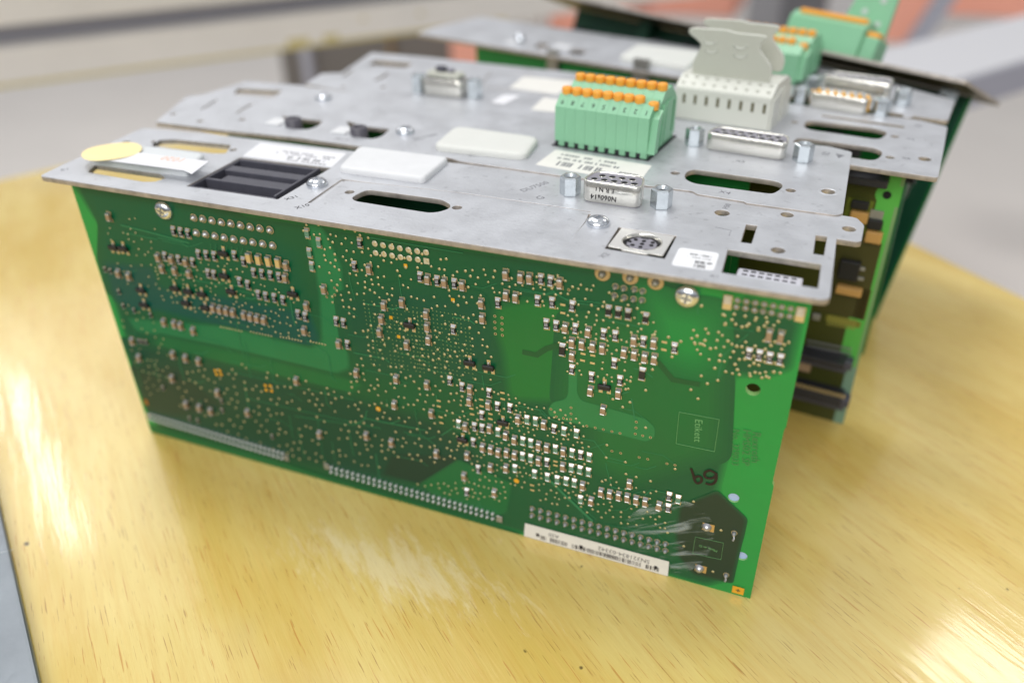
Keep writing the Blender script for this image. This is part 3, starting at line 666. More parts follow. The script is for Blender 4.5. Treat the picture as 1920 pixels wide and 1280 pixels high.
soft([(1062, 600), (1300, 600), (1355, 700), (1350, 850), (1180, 900), (1110, 870), (1110, 800), (1050, 750)], (26, 104, 52), CM, 3, 6)
soft([(735, 850), (850, 855), (860, 865), (790, 905), (720, 888)], CDD, CD, 1, 1.0, 3)
soft([(790, 906), (860, 862), (960, 905), (950, 960), (935, 965), (810, 925)], CMID, CM, 1, .8, 3)
soft([(1218, 548), (1262, 572), (1340, 585), (1345, 640), (1325, 690), (1282, 685), (1245, 670), (1228, 630)], (26, 134, 62), CMID, 3, 8, 8)
soft([(1345, 921), (1399, 972), (1393, 1000), (1385, 1030), (1372, 1090), (1300, 1075), (1272, 1040), (1268, 1000), (1276, 948)], (30, 54, 38), CM, 1.2, 1.0, 3)
soft([(1028, 765), (1038, 753), (1060, 748), (1066, 738), (1067, 690), (1083, 692), (1082, 736), (1090, 750), (1210, 784), (1228, 800), (1228, 818), (1212, 827), (1050, 785), (1030, 778)], (42, 124, 70), CMID, 1.0, .25, 2)
soft([(278, 796), (540, 870), (610, 893), (930, 985), (975, 1000), (970, 1008), (600, 903), (290, 812)], CMID, CM, 1, 1.0, 3)
# traces
TR = []
def tr(pts, wd=.28, m=G_TRACE): TR.append(([bp1(p) for p in pts], wd, m))
def C3(ox, oy, L): return [(ox + x / 2.9766, oy + y / 2.9766) for x, y in L]
tr([(690, 444), (868, 474)], .25); tr(C3(600, 300, [(1120, 715), (1265, 745), (1300, 728), (1340, 755), (1380, 775), (1610, 800)]), .22); tr(C3(600, 300, [(1118, 725), (1270, 752), (1303, 737), (1400, 790), (1550, 812)]), .2)
tr(C3(1000, 380, [(700, 890), (780, 985), (920, 1010)]), 1.5, G_TRACED); tr(C3(600, 300, [(1140, 1070), (1210, 1085), (1265, 1050), (1330, 1030)]), 1.6, G_TRACED)
tr(C3(1000, 740, [(245, 235), (340, 255), (410, 345), (515, 372)]), .25); tr(C3(1000, 740, [(100, 480), (170, 550), (330, 700)]), .9); tr(C3(1000, 740, [(120, 478), (190, 545), (350, 690)]), .25)
tr(C3(1000, 740, [(620, 560), (660, 525), (740, 545)]), .22); tr(C3(1000, 740, [(430, 640), (520, 640), (560, 600)]), .2); tr(C3(1000, 740, [(400, 720), (690, 770), (740, 820), (840, 840)]), .2)
tr(C3(1000, 740, [(0, 75), (50, 85), (90, 130), (200, 165), (240, 200)]), .22); tr(C3(600, 600, [(1060, 465), (1220, 495), (1290, 570)]), .2); tr(C3(600, 600, [(330, 560), (560, 605)]), .22); tr(C3(600, 600, [(680, 640), (740, 600), (790, 610)]), .25)
tr(C3(160, 500, [(1170, 830), (1500, 880), (1560, 850), (1575, 800)]), .25); tr(C3(160, 500, [(800, 580), (1100, 650), (1500, 740)]), .2); tr(C3(160, 500, [(1640, 860), (1900, 910)]), .25); tr(C3(160, 500, [(900, 730), (1200, 800), (1650, 900)]), .22)
tr(C3(60, 220, [(500, 600), (660, 640), (880, 700)]), .5); tr(C3(60, 220, [(510, 640), (700, 680)]), .3); tr(C3(1000, 380, [(420, 655), (600, 690), (650, 660)]), .2)
tr(C3(1000, 380, [(930, 480), (918, 620)]), .2); tr(C3(1000, 380, [(1060, 690), (1230, 715)]), .2); tr(C3(1000, 380, [(1030, 985), (1060, 850), (1200, 730)]), .2)
rt = random.Random(11)
for k in range(110):
    cx = rt.uniform(230, 1240); cy = rt.uniform(0, 1)
    ylo = 400 + (cx - 200) * .155; yhi = 770 + (cx - 280) * .27; y = ylo + 25 + (yhi - ylo - 60) * cy
    if 920 < cx < 1060 and 560 < y < 750: continue
    sl = .2; L1 = rt.uniform(8, 60); P = [(cx, y)]; d = rt.choice([(1, sl), (1, sl), (.15, 1)]); P.append((cx + d[0] * L1, y + d[1] * L1)); L3 = rt.uniform(6, 24)
    d2 = (d[0] * .7 + .5 * (1 if d[0] == 1 else .7), d[1] + rt.choice([.7, -.6])); P.append((P[1][0] + d2[0] * L3, P[1][1] + d2[1] * L3))
    tr(P, rt.choice([.16, .2, .2, .3]), G_TRACE)
for k in range(9):   # fan of traces at the big connector
    tr(C3(60, 220, [(1000 + 30 * k, 700 + 5 * k), (1000 + 28 * k, 760)]), .2)
q = MB()
for k_, (P, wd, m) in enumerate(TR):
    P = [Vector(p) for p in P]; yy0 = -.20 - .0003 * k_
    for i in range(len(P) - 1):
        yy = yy0 - .00008 * i
        d = (P[i + 1] - P[i]); 
        if d.length < .05: continue
        d.normalize(); n = Vector((-d.y, d.x)) * wd / 2; a = P[i] - d * wd * .3; b_ = P[i + 1] + d * wd * .3
        q.add([(a.x + n.x, yy, a.y + n.y), (b_.x + n.x, yy, b_.y + n.y), (b_.x - n.x, yy, b_.y - n.y), (a.x - n.x, yy, a.y - n.y)], [(0, 1, 2, 3)], m)
q.obj('copper_traces', M1)
Y0 = -.24
# --- chips (pixel lists read in enlarged crops)
A_ = (60, 220); B_o = (600, 300); C_o = (1000, 380); D_o = (1000, 740); E_o = (600, 600); F_o = (160, 500)
CH = []
def add(kind, org, pts):
    for x, y in pts: CH.append((kind, org[0] + x / 2.9766, org[1] + y / 2.9766))
add('r', B_o, [(227,460),(197,590),(563,650),(658,672),(754,688),(1237,663),(1290,673),(997,795),(1218,783),(1299,793),(1411,813),(748,943),(95,897),(136,907),(158,1028),(1267,912),(1321,922),(1428,938),(1585,968),(1651,978),(1409,1165),(1645,1130),(1807,1010),(1519,1207),(1677,1227)])
add('c', B_o, [(282,607),(607,662),(701,680),(801,697),(1042,637),(1125,652),(1175,658),(1343,684),(1044,752),(1097,763),(906,797),(912,880),(465,792),(364,808),(350,885),(340,957),(600,857),(605,927),(612,1000),(491,1027),(112,1022),(30,718),(1373,932),(1500,955),(1411,1015),(1466,1025),(1526,1037),(1580,1048),(1411,1090),(1700,1070),(1757,1082),(1815,1097),(1868,1105),(1755,1003),(1866,1018),(210,1183),(432,1217),(603,1250)])
add('R', B_o, [(1355,1055),(1800,1190)])
add('d', B_o, [(1613,838),(1667,848),(1722,858),(1820,880)])
add('S', B_o, [(505,915),(840,1125),(945,1150)])
add('b', B_o, [(1357,805),(1357,850),(1470,1078),(1467,1115),(1524,1087),(1522,1130)])
add('r', C_o, [(790,808),(1205,838),(1262,848),(1320,862),(1378,872),(328,970),(487,987)])
add('T', C_o, [(1317,735),(1381,745)]); add('b', C_o, [(733,775),(730,817)]); add('S', C_o, [(400,1020)]); add('c', C_o, [(393,1150),(322,1045),(478,1060)])
add('r', E_o, [(729,335),(797,370),(947,403),(994,478),(1063,487),(907,527),(1309,603),(867,592),(909,600),(1458,748),(860,678),(1270,790),(887,828),(823,955)])
add('c', E_o, [(843,383),(840,447),(945,468),(1110,547),(1254,578),(817,590),(952,600),(1042,637),(1090,663),(1225,695),(1271,707),(1363,728),(913,705),(958,717),(1000,733),(1047,735),(1091,747),(1225,780),(1360,812),(827,750),(957,817),(1043,820),(810,865),(1470,918),(978,957),(1516,1003),(265,640),(405,678),(655,740),(628,517)])
add('g', E_o, [(1159,553),(1206,562),(1364,617),(1434,630),(777,577),(997,622),(1135,672),(1180,683),(1317,717),(1409,738),(1505,762),(1134,757),(1179,768),(1406,822),(1453,832),(1501,845),(1091,825),(1200,855),(1272,873),(1327,887),(1376,895),(1422,905),(1457,997)])
add('S', E_o, [(1025,565),(800,660)])
add('b', E_o, [(1020,402),(1022,437),(902,440),(904,477),(847,490),(851,522),(953,520),(953,548),(676,538),(680,570),(1316,785),(1316,807),(1185,917),(1187,945),(665,447),(665,478)])
add('c', D_o, [(381,537),(430,548),(480,558),(528,567),(577,580),(627,592),(540,492),(703,613)]); add('r', D_o, [(755,627),(760,563)]); add('g', D_o, [(810,580)])
add('r', A_, [(796,633),(836,640),(877,647),(748,775),(825,793),(903,808),(935,763),(979,768),(1023,773),(1136,770),(1186,803),(1243,865),(1289,872),(1336,880),(1384,890),(1164,915),(1210,933),(1270,988),(1311,998),(1358,1006),(1406,1018),(1491,1097),(1530,1110),(989,870),(1022,877),(1833,697),(1804,826),(1703,1137),(1744,1147)])
add('c', A_, [(713,778),(788,790),(868,805),(735,842),(806,853),(886,870),(1427,825),(1422,893),(1540,1050),(1527,1187),(1020,1060),(1057,1070),(1094,1077),(1131,1087),(1192,1100),(1228,1110),(1265,1118),(1303,1128),(745,1140),(803,1150),(838,1160),(908,1188),(491,868),(549,883),(1888,847),(1637,962),(438,552)])
add('Y', A_, [(1221,777),(1274,788),(1329,797),(1383,806)])
add('S', A_, [(1075,755),(1080,880),(1120,968),(805,950),(879,968),(955,982),(866,1032),(975,1058),(1462,980),(462,722),(517,728),(615,960),(633,1042)])
add('n', A_, [(413,845),(443,855),(490,970),(514,1050),(575,1075),(668,1100)])
add('g', A_, [(1540,645),(1605,697),(1553,755),(1566,830)])
add('c', F_o, [(270,412),(307,505),(497,487),(567,507),(640,525),(492,620),(745,700),(570,765),(643,783),(707,803),(913,810),(1185,632),(1520,587),(1731,765),(1313,930),(1577,940),(1716,977)])
add('n', F_o, [(303,412),(323,415),(345,418),(765,745),(768,797),(438,672),(587,843),(632,855),(1047,943)])
def chip(kind, seed=0):
    q = MB(); R_ = random.Random(seed)
    def two(L, W_, H, body, endm=SOLDER, pad=PAD, padx=.25):
        q.box(-W_ / 2 - .12, -.03, -L / 2 - padx - .1, W_ / 2 + .12, 0, -L / 2 + .45, pad); q.box(-W_ / 2 - .12, -.03, L / 2 - .45, W_ / 2 + .12, 0, L / 2 + padx + .1, pad)
        q.box(-W_ / 2 + .02, -H + .03, -L / 2 + .3, W_ / 2 - .02, -.03, L / 2 - .3, body, .05)
        for s_ in (-1, 1):
            z0, z1 = sorted((s_ * L / 2, s_ * (L / 2 - (.55 if s_ > 0 else .36)))); q.box(-W_ / 2, -H, z0, W_ / 2, -.03, z1, endm, .12)
            zz = s_ * (L / 2 + padx); q.add([(-W_ / 2, -.03, zz), (W_ / 2, -.03, zz), (W_ / 2 - .1, -H * .6, s_ * L / 2), (-W_ / 2 + .1, -H * .6, s_ * L / 2)], [(0, 1, 2, 3)], SOLDER)
    if kind in 'r': 
        two(1.95, 1.2, .55, RES)
        for k in range(3): q.box(-.34 + k * .26, -.56, -.33, -.24 + k * .26, -.53, .36, RESW)
    elif kind == 'g': two(1.95, 1.2, .5, CAPG)
    elif kind == 'c': two(1.95, 1.2, 1.05, CAPB)
    elif kind == 'R': two(3.1, 1.55, .6, RES, padx=.35)
    elif kind == 'd': two(2.0, 1.2, .6, RES, SOLDERD)
    elif kind == 'T': two(2.9, 1.3, .9, CAPB)
    elif kind == 'Y': two(3.0, 1.5, 1.1, CAPY, padx=.1)
    elif kind == 'n': two(1.6, .8, .5, RES, padx=.05)
    elif kind == 'b':
        q.box(-.65, -.04, -.28, .65, 0, .28, PAD)
    elif kind == 'S':
        q.box(-1.45, -1.0, -.65, 1.45, -.1, .65, ICB, .18)
        for x, s_ in ((0, 1), (-.95, -1), (.95, -1)):
            z0, z1 = sorted((s_ * .6, s_ * 1.9)); q.box(x - .45, -.03, z0, x + .45, 0, z1, PAD)
            z0, z1 = sorted((s_ * .55, s_ * 1.3)); q.box(x - .25, -.4, z0, x + .25, -.03, z1, SOLDER, .1)
    return q
NAMES = {'r': 'chip_resistor', 'g': 'blank_resistor', 'c': 'chip_capacitor', 'R': 'large_chip_resistor', 'd': 'dull_chip', 'T': 'tall_chip_capacitor', 'Y': 'tan_chip_capacitor', 'n': 'tiny_chip', 'S': 'chip_transistor', 'b': 'bare_pad'}
def chip_s(k):
    q = chip(k); f, g = (1.16, 1.3) if k in 'rgcd' else ((1.15, 1.15) if k == 'S' else (1.0, 1.05)); q.v = [(a * f, b_ * 1.1, c_ * g) for a, b_, c_ in q.v]; return q
meshes = {k: chip_s(k).mesh(NAMES[k]) for k in NAMES}
seen = []; bykind = {}
for k, x, y in CH:
    if any(abs(x - a) < 6 and abs(y - c) < 7 for a, c in seen) and k not in 'b': continue
    seen.append((x, y)); bykind.setdefault(k, []).append((x, y))
for k, L_ in bykind.items():
    L_.sort(key=lambda p: -p[0])
    for x, y in L_[:100]:
        u, v = bp1((x, y)); o = put(NAMES[k], meshes[k], M1, (u, Y0, v), (0, random.uniform(-.05, .05), 0))
    if len(L_) > 100:
        q = MB(); t_ = chip_s(k)
        for x, y in L_[100:]:
            u, v = bp1((x, y)); kk = len(q.v); q.v += [(a + u, b_ + Y0, c_ + v) for a, b_, c_ in t_.v]; q.f += [[i + kk for i in f] for f in t_.f]
            q.m += [q.mi(t_.mats[i]) for i in t_.m]; q.sm += t_.sm
        o = q.obj(NAMES[k] + '_cluster', M1); o['kind'] = 'stuff'
for x, y in bykind['R']:
    u, v = bp1((x, y)); text(M1, '515', .95, RESW, (u, Y0 - .62, v), -90, 'y', name='resistor_marking', ext=.005)
# --- solder joints
def dome(r, h, m=SOLDER, pad=1.15, n=14):
    q = MB(); q.lathe([(r * pad, 0), (r * pad, .04)], (0, 0, 0), 1, PAD, n); q.lathe([(r, .04), (r * .92, h * .4), (r * .66, h * .75), (r * .34, h), (r * .3, h * 1.05)], (0, 0, 0), 1, m, n); return q.mesh('solder_joint')
big = dome(1.05, 1.1); med = dome(.72, 1.2); sml = dome(.62, .8); dul = dome(.62, .5, SOLDERD)
J = []
def jn(me, org, pts):
    for x, y in pts: J.append((me, org[0] + x / 2.9766, org[1] + y / 2.9766))
jn(big, A_, [(907,558),(957,565),(1009,574),(1061,584),(1114,591),(1168,600),(1222,610),(1276,618),(1332,627),(922,642),(973,651),(1025,660),(1077,669),(1130,678),(1184,687),(1237,695),(1292,704),(1347,713)])
jn(med, B_o, [(1651,702),(1698,712),(1757,718),(1803,728),(1645,752),(1701,764),(1752,772),(1800,778)])
jn(dul, C_o, [(1133,580),(1185,587),(1235,598),(1331,612),(1381,625),(1431,632),(1140,543),(1190,550),(1240,557),(1290,565),(1340,573),(1388,580),(1437,590)]); jn(sml, C_o, [(1283,604)])
P17a = [(998.8 + k * (1248.6 - 998.8) / 16, 951 + k * (1017 - 951) / 16) for k in range(17)]
for x, y in P17a: J.append((med, x, y)); J.append((med, x - .3, y + 12.6))
jn(med, D_o, [(1122,766),(1077,999)])
for me_, x, y in J:
    u, v = bp1((x, y)); put('solder_joint', me_, M1, (u, Y0, v), (0, random.random() * 6, 0))
q = MB()
for (x0, y0, x1, y1, n) in ((623, 877.5, 925, 964.5, 31), (285, 779, 531, 852, 31)):
    for k in range(n):
        x = x0 + (x1 - x0) * k / (n - 1) * (1 if 1 else 0); y = y0 + (y1 - y0) * k / (n - 1)
        for dy in (-3.8 + k * -.02, 4.6):
            u, v = bp1((x, y + dy)); q.lathe([(.5, 0), (.5, .35), (.4, .7), (.18, .95)], (u, Y0, v), 1, BEAD, 10)
q_j = q.obj('fine_pitch_solder_joints', M1); q_j['kind'] = 'stuff'
q = MB()
for x, y, a_, b_ in ((613.5, 873, 1.0, 1.2), (937, 971, 1.0, 1.25), (279, 778, .9, 1.2), (538, 857, .9, 1.25)):
    u, v = bp1((x, y)); q.box(u - a_, Y0 - .25, v - b_, u + a_, Y0, v + b_, SOLDERD, .1)
q.obj('connector_end_pads', M1)
for x, y in ((1085, 552), (1490, 620)):
    u, v = bp1((1000 + x / 2.9766, 380 + y / 2.9766)); q = MB(); q.box(u - 1.05, Y0 - .3, v - 1.9, u + 1.05, Y0, v + 1.9, PAD, .15); q.box(u - .9, Y0 - .45, v - .2, u + .8, Y0 - .28, v + 1.7, SOLDER, .12); q.obj('mounting_pad', M1)
for x, y in ((975, 735), (933, 965)):
    u, v = bp1((1000 + x / 2.9766, 740 + y / 2.9766)); q = MB(); q.box(u - 1.5, Y0 - .04, v - 1.3, u + 1.7, Y0, v + 1.3, mat('tinned_brass', (204, 168, 104), .4, .5)); q.lathe([(1.4, .04), (1.1, .6), (.7, 1.1), (.2, 1.25)], (u - .3, Y0, v), 1, SOLDER, 16); q.obj('led_solder_pad', M1)
    q = MB(); 
for x, y in ((1122, 783), (1077, 1010)):
    u, v = bp1((1000 + x / 2.9766, 740 + y / 2.9766)); q = MB(); q.tube([(u, Y0 - .3, v + 1.1), (u, Y0 - 1.3, v + .2), (u - .1, Y0 - 1.5, v - .4)], .32, SOLDER, 8); q.obj('wire_stub', M1)
# hollow pads 2x7, with square one
q = MB()
for k, (x, y) in enumerate([(308,465),(354,474),(401,483),(448,491),(496,500),(545,507),(594,514),(313,517),(359,524),(405,532),(452,540),(500,547),(548,554)]):
    u, v = bp1((600 + x / 2.9766, 300 + y / 2.9766)); q.lathe([(.86, 0), (.84, .06), (.4, .07)], (u, Y0, v), 1, mat('tinned_pad', (206, 200, 176), .4, .4), 18); q.lathe([(.3, .072), (.28, .09)], (u, Y0, v), 1, PAD, 10)
u, v = bp1((600 + 597 / 2.9766, 300 + 562 / 2.9766)); q.box(u - .8, Y0 - .07, v - .85, u + .8, Y0, v + .85, MATS['tinned_pad'])
q.obj('unused_connector_pads', M1)
# big brown rosin blobs under the lip
for x, y in ((1578, 632), (1733, 652), (1875, 680)):
    u, v = bp1((600 + x / 2.9766, 300 + y / 2.9766)); q = MB(); q.lathe([(1.95, 0), (1.95, .06), (1.7, .09)], (u, Y0, v), 1, mat('rosin_pad', (184, 160, 116), .3, .4), 24); q.lathe([(.95, .09), (.8, .9), (.3, 1.3)], (u, Y0, v), 1, SOLDERD, 16); q.obj('shield_pin_joint', M1)
# gold pads, fiducials
q = MB()
for org, pts, a_ in ((B_o, [(480,587),(744,778),(398,876),(442,983)], .52), (F_o, [(727,577),(752,577),(735,598),(760,598),(1007,660),(1035,662),(1012,685),(1042,690)], .5)):
    for x, y in pts: u, v = bp1((org[0] + x / 2.9766, org[1] + y / 2.9766)); q.box(u - a_, Y0 - .02, v - a_, u + a_, Y0, v + a_, GOLD)
for org, x, y in ((F_o, 1637, 790), (E_o, 1098, 893)): u, v = bp1((org[0] + x / 2.9766, org[1] + y / 2.9766)); q.lathe([(.85, 0), (.85, .02)], (u, Y0, v), 1, GOLD, 18)
q.obj('gold_test_pads', M1)
u, v = bp1((1384, 1105)); q = MB(); q.box(u - 1.6, Y0 - .02, v - 1.35, u + 1.6, Y0, v + 1.35, GOLD); q.box(u - .65, Y0 - .03, v - .14, u + .65, Y0 - .021, v + .14, G_DARK); q.box(u - .14, Y0 - .034, v - .6, u + .14, Y0 - .031, v + .6, G_DARK); q.obj('gold_fiducial', M1)
u, v = bp1((275, 753)); q = MB(); q.box(u - .9, Y0 - .02, v - 1.2, u + .9, Y0, v + 1.2, mat('brown_fiducial', (150, 96, 30), .5)); q.obj('edge_fiducial', M1)
# vias
VP = []
def reg(poly, n, dmin, r=.36, typ=0):
    P = [Vector(p) for p in poly]; xs = [p.x for p in P]; ys = [p.y for p in P]; tries = 0; got = 0; rv = random.Random(n + int(xs[0]))
    def inside(x, y):
        c_ = False
        for i in range(len(P)):
            a, b_ = P[i], P[i - 1]
            if (a.y > y) != (b_.y > y) and x < (b_.x - a.x) * (y - a.y) / (b_.y - a.y) + a.x: c_ = not c_
        return c_
    while got < n and tries < n * 40:
        tries += 1; x = rv.uniform(min(xs), max(xs)); y = rv.uniform(min(ys), max(ys))
        if not inside(x, y): continue
        if any((x - a) ** 2 + (y - b_) ** 2 < dmin * dmin for a, b_, *_ in VP): continue
        if any(abs(x - a) < 7.5 and abs(y - b_) < 12 for a, b_ in seen): continue
        VP.append((x, y, r * rv.uniform(.85, 1.1), typ)); got += 1
reg([(590, 425), (680, 440), (900, 500), (915, 640), (930, 700), (920, 760), (860, 860), (700, 880), (560, 860), (330, 770), (320, 690), (450, 680), (640, 730), (670, 640), (600, 560)], 470, 9, .4)
reg([(560, 400), (700, 420), (720, 560), (600, 540)], 40, 10, .4)
reg([(270, 470), (420, 490), (560, 560), (590, 640), (440, 610), (300, 560)], 120, 6, .3)
reg([(190, 380), (290, 400), (300, 540), (230, 560)], 26, 9, .3)
reg([(215, 560), (300, 590), (330, 720), (280, 740), (240, 640)], 40, 8, .3)
reg([(850, 710), (960, 740), (1100, 790), (1110, 900), (1090, 930), (900, 900), (850, 820)], 150, 7.5, .36)
reg([(780, 905), (950, 895), (950, 940), (870, 935)], 34, 8, .34)
reg([(900, 495), (1080, 520), (1200, 570), (1240, 620), (1180, 730), (1060, 700), (1040, 600), (1010, 570), (930, 560)], 120, 8, .36)
reg([(1020, 900), (1110, 930), (1140, 890), (1240, 920), (1250, 990), (1180, 985), (1100, 960), (1000, 935)], 58, 8, .36)
reg([(1290, 610), (1480, 640), (1465, 700), (1440, 710), (1350, 700), (1300, 650)], 62, 9, .42)
reg([(1355, 580), (1475, 600), (1470, 630), (1355, 610)], 10, 12, .42)
for x, y in C3(1000, 380, [(939,573),(1060,622),(1122,620),(1183,630),(1245,640),(1305,665),(1368,660),(1070,677),(1130,675),(1192,686),(1257,697),(901,778),(946,787),(824,771),(755,747),(677,733),(775,857),(666,928),(542,993),(516,1038),(540,1110),(500,1137),(445,1093),(628,1043),(938,963),(972,1006),(920,1090),(880,1040),(1030,988),(1211,963),(1301,966)]): VP.append((x, y, .42, 0))
for x, y in C3(1000, 740, [(153,82),(628,180),(412,277),(408,347),(515,372),(792,410),(895,592),(518,438),(575,455),(655,478),(385,480),(840,840),(750,765),(1048,752),(1003,982)]): VP.append((x, y, .42, 0))
for x, y in C3(1000, 740, [(100,77),(130,118),(170,127),(212,68),(212,102),(210,133),(300,170),(347,180),(392,190),(440,201),(485,211),(576,148),(574,180),(570,214),(612,224),(655,234),(440,310),(489,322),(592,345),(640,355),(747,380),(792,388)]): VP.append((x, y, .38, 1))
for x, y in C3(600, 300, [(978,868),(1018,877),(978,902),(1018,910),(979,935),(1018,943),(981,967),(1020,975),(1391,722),(782,707),(85,712),(85,750),(40,762)]): VP.append((x, y, .42, 1))
q = MB(); nb = len(MB().v)
rb = random.Random(3)
for i in range(14):           # ball grid arrays
    for j in range(17):
        x, y = 683 + i * 7.6 + j * .9, 562 + j * 7.4 + i * 1.3
        if rb.random() < .8 and not any(abs(x - a) < 7 and abs(y - b_) < 10 for a, b_ in seen): VP.append((x, y, .2, 2))
for i in range(15):
    for j in range(16):
        x, y = 775 + i * 7.4 + j * .6, 575 + j * 7.6 + i * 1.3
        if rb.random() < .8 and not any(abs(x - a) < 7 and abs(y - b_) < 10 for a, b_ in seen): VP.append((x, y, .2, 2))
for i in range(30):
    x, y = 415 + i * 5.5 + (i // 8) * 12, 592 + i * 1.15 + 20; VP.append((x, y, .3, 0))
VIAS2 = mat('small_via', (120, 146, 96), .4, .3)
for x, y, r_, ty in VP:
    u, v = bp1((x, y))
    if ty == 0: q.lathe([(r_, 0), (r_ * .9, .05), (r_ * .3, .12)], (u, Y0, v), 1, VIA, 9)
    elif ty == 1: q.lathe([(r_, 0), (r_, .03)], (u, Y0, v), 1, VIA, 12); q.lathe([(r_ * .62, .031), (r_ * .62, .036)], (u, Y0, v), 1, VIAD, 10)
    else: q.lathe([(r_ * 1.1, 0), (r_ * .5, .03)], (u, Y0, v), 1, VIAS2, 6)
o = q.obj('via_pads', M1); o['kind'] = 'stuff'
# white serial label at the lower edge
P = [bp1(p) for p in ((985, 979), (1255, 1051), (1252.6, 1078), (983, 1003))]
o = put('serial_label', curve_mesh('serial_label', [rounded(P, .2, 2)], .06, [PAPER], .01), M1, (0, Y0 - .05, 0)); o.rotation_euler = (math.radians(90), 0, 0)
a = np.array(P[3]); ux = np.array(P[2]) - a; Ll = np.linalg.norm(ux); ux = ux / Ll; uz = np.array([-ux[1], ux[0]]); angl = math.degrees(math.atan2(ux[1], ux[0])); Hl = float((np.array(P[0]) - a) @ uz)
def lp(u, v): p = a + ux * u + uz * v; return (float(p[0]), Y0 - .1, float(p[1]))
text(M1, 'SN321834-03342', 2.1, INK, lp(Ll * .70, Hl * .66), angl + 180, 'y', name='serial_number', ext=.004, sx=1.05); text(M1, 'A20', 2.0, INK, lp(Ll * .215, Hl * .66), angl + 180, 'y', name='serial_number', ext=.004)
q = MB(); rr = random.Random(21); u = Ll * .12
while u < Ll * .93:
    w_ = rr.choice([.15, .15, .3, .45]); p = [lp(u, Hl * .12), lp(u + w_, Hl * .12), lp(u + w_, Hl * .42), lp(u, Hl * .42)]; q.poly(p, INK); u += w_ + rr.choice([.15, .2, .35])
    if rr.random() < .06: u += 1.2
for u in (Ll * .09, Ll * .38 * 1.05, Ll * .905): q.poly([lp(u, Hl * .25), lp(u + 1, Hl * .25), lp(u + 1, Hl * .5), lp(u, Hl * .5)], INK)
q.obj('barcode', M1)
# silk texts
q = MB(); P = [bp1(p) for p in ((1274, 771), (1349, 785), (1340, 845), (1268, 830))]; 
for i in range(4): q.tube([(P[i][0], Y0 - .005, P[i][1]), (P[(i + 1) % 4][0], Y0 - .005, P[(i + 1) % 4][1])], .07, mat('pale_silk', (110, 170, 110), .5), 4)
P2 = [bp1(p) for p in C3(1000, 740, [(905, 788), (1062, 822), (1048, 915), (890, 880)])]
for i in range(4): q.tube([(P2[i][0], Y0 - .005, P2[i][1]), (P2[(i + 1) % 4][0], Y0 - .005, P2[(i + 1) % 4][1])], .05, MATS['pale_silk'], 4)
q.obj('silkscreen_frame', M1)
u, v = bp1((1309, 806)); text(M1, 'Etikett', 2.7, MATS['pale_silk'], (u, Y0 - .01, v), -86, 'y', name='silkscreen_text', ext=.004)
u, v = bp1((1328, 1026)); text(M1, 'Made in D', 1.2, MATS['pale_silk'], (u, Y0 - .01, v), 175, 'y', name='silkscreen_text', ext=.004)
SG = mat('grey_green_print', (70, 128, 76), .5)
for s_, p_, sz in (('Rexroth', (1417, 838), 2.9), ('HMS02 SP', (1399, 838), 2.7), ('No. 329033', (1379, 838), 2.4)):
    u, v = bp1(p_); text(M1, s_, sz, SG, (u, Y0 - .01, v), -84, 'y', name='silkscreen_text', ext=.004)
# the hand written number
q = MB()
def stroke(pts, r=.36):
    P = [bp1(p) for p in C3(1000, 740, pts)]; out = []
    for i in range(len(P) - 1):
        p0, p1, p2, p3 = [Vector(P[max(min(j, len(P) - 1), 0)]) for j in (i - 1, i, i + 1, i + 2)]
        for k in range(5):
            t_ = k / 5; out.append(.5 * ((2 * p1) + (p2 - p0) * t_ + (2 * p0 - 5 * p1 + 4 * p2 - p3) * t_ ** 2 + (3 * p1 - p0 - 3 * p2 + p3) * t_ ** 3))
    out.append(Vector(P[-1])); L_, R_ = [], []
    for i, p in enumerate(out):
        d = (out[min(i + 1, len(out) - 1)] - out[max(i - 1, 0)]).normalized(); n = Vector((-d.y, d.x)) * r; L_.append(p + n); R_.append(p - n)
    for i in range(len(out) - 1): q.poly([(a.x, Y0 - .012 - i * 1e-4, a.y) for a in (L_[i], L_[i + 1], R_[i + 1], R_[i])], MARKER)
stroke([(880, 405), (893, 440), (900, 470), (915, 490), (938, 480), (937, 458), (918, 450), (900, 462)])
stroke([(1015, 432), (985, 418), (958, 432), (962, 456), (995, 462), (1018, 448), (1020, 430), (1022, 462), (1010, 488), (985, 496), (962, 488)])
q.obj('handwritten_number', M1)

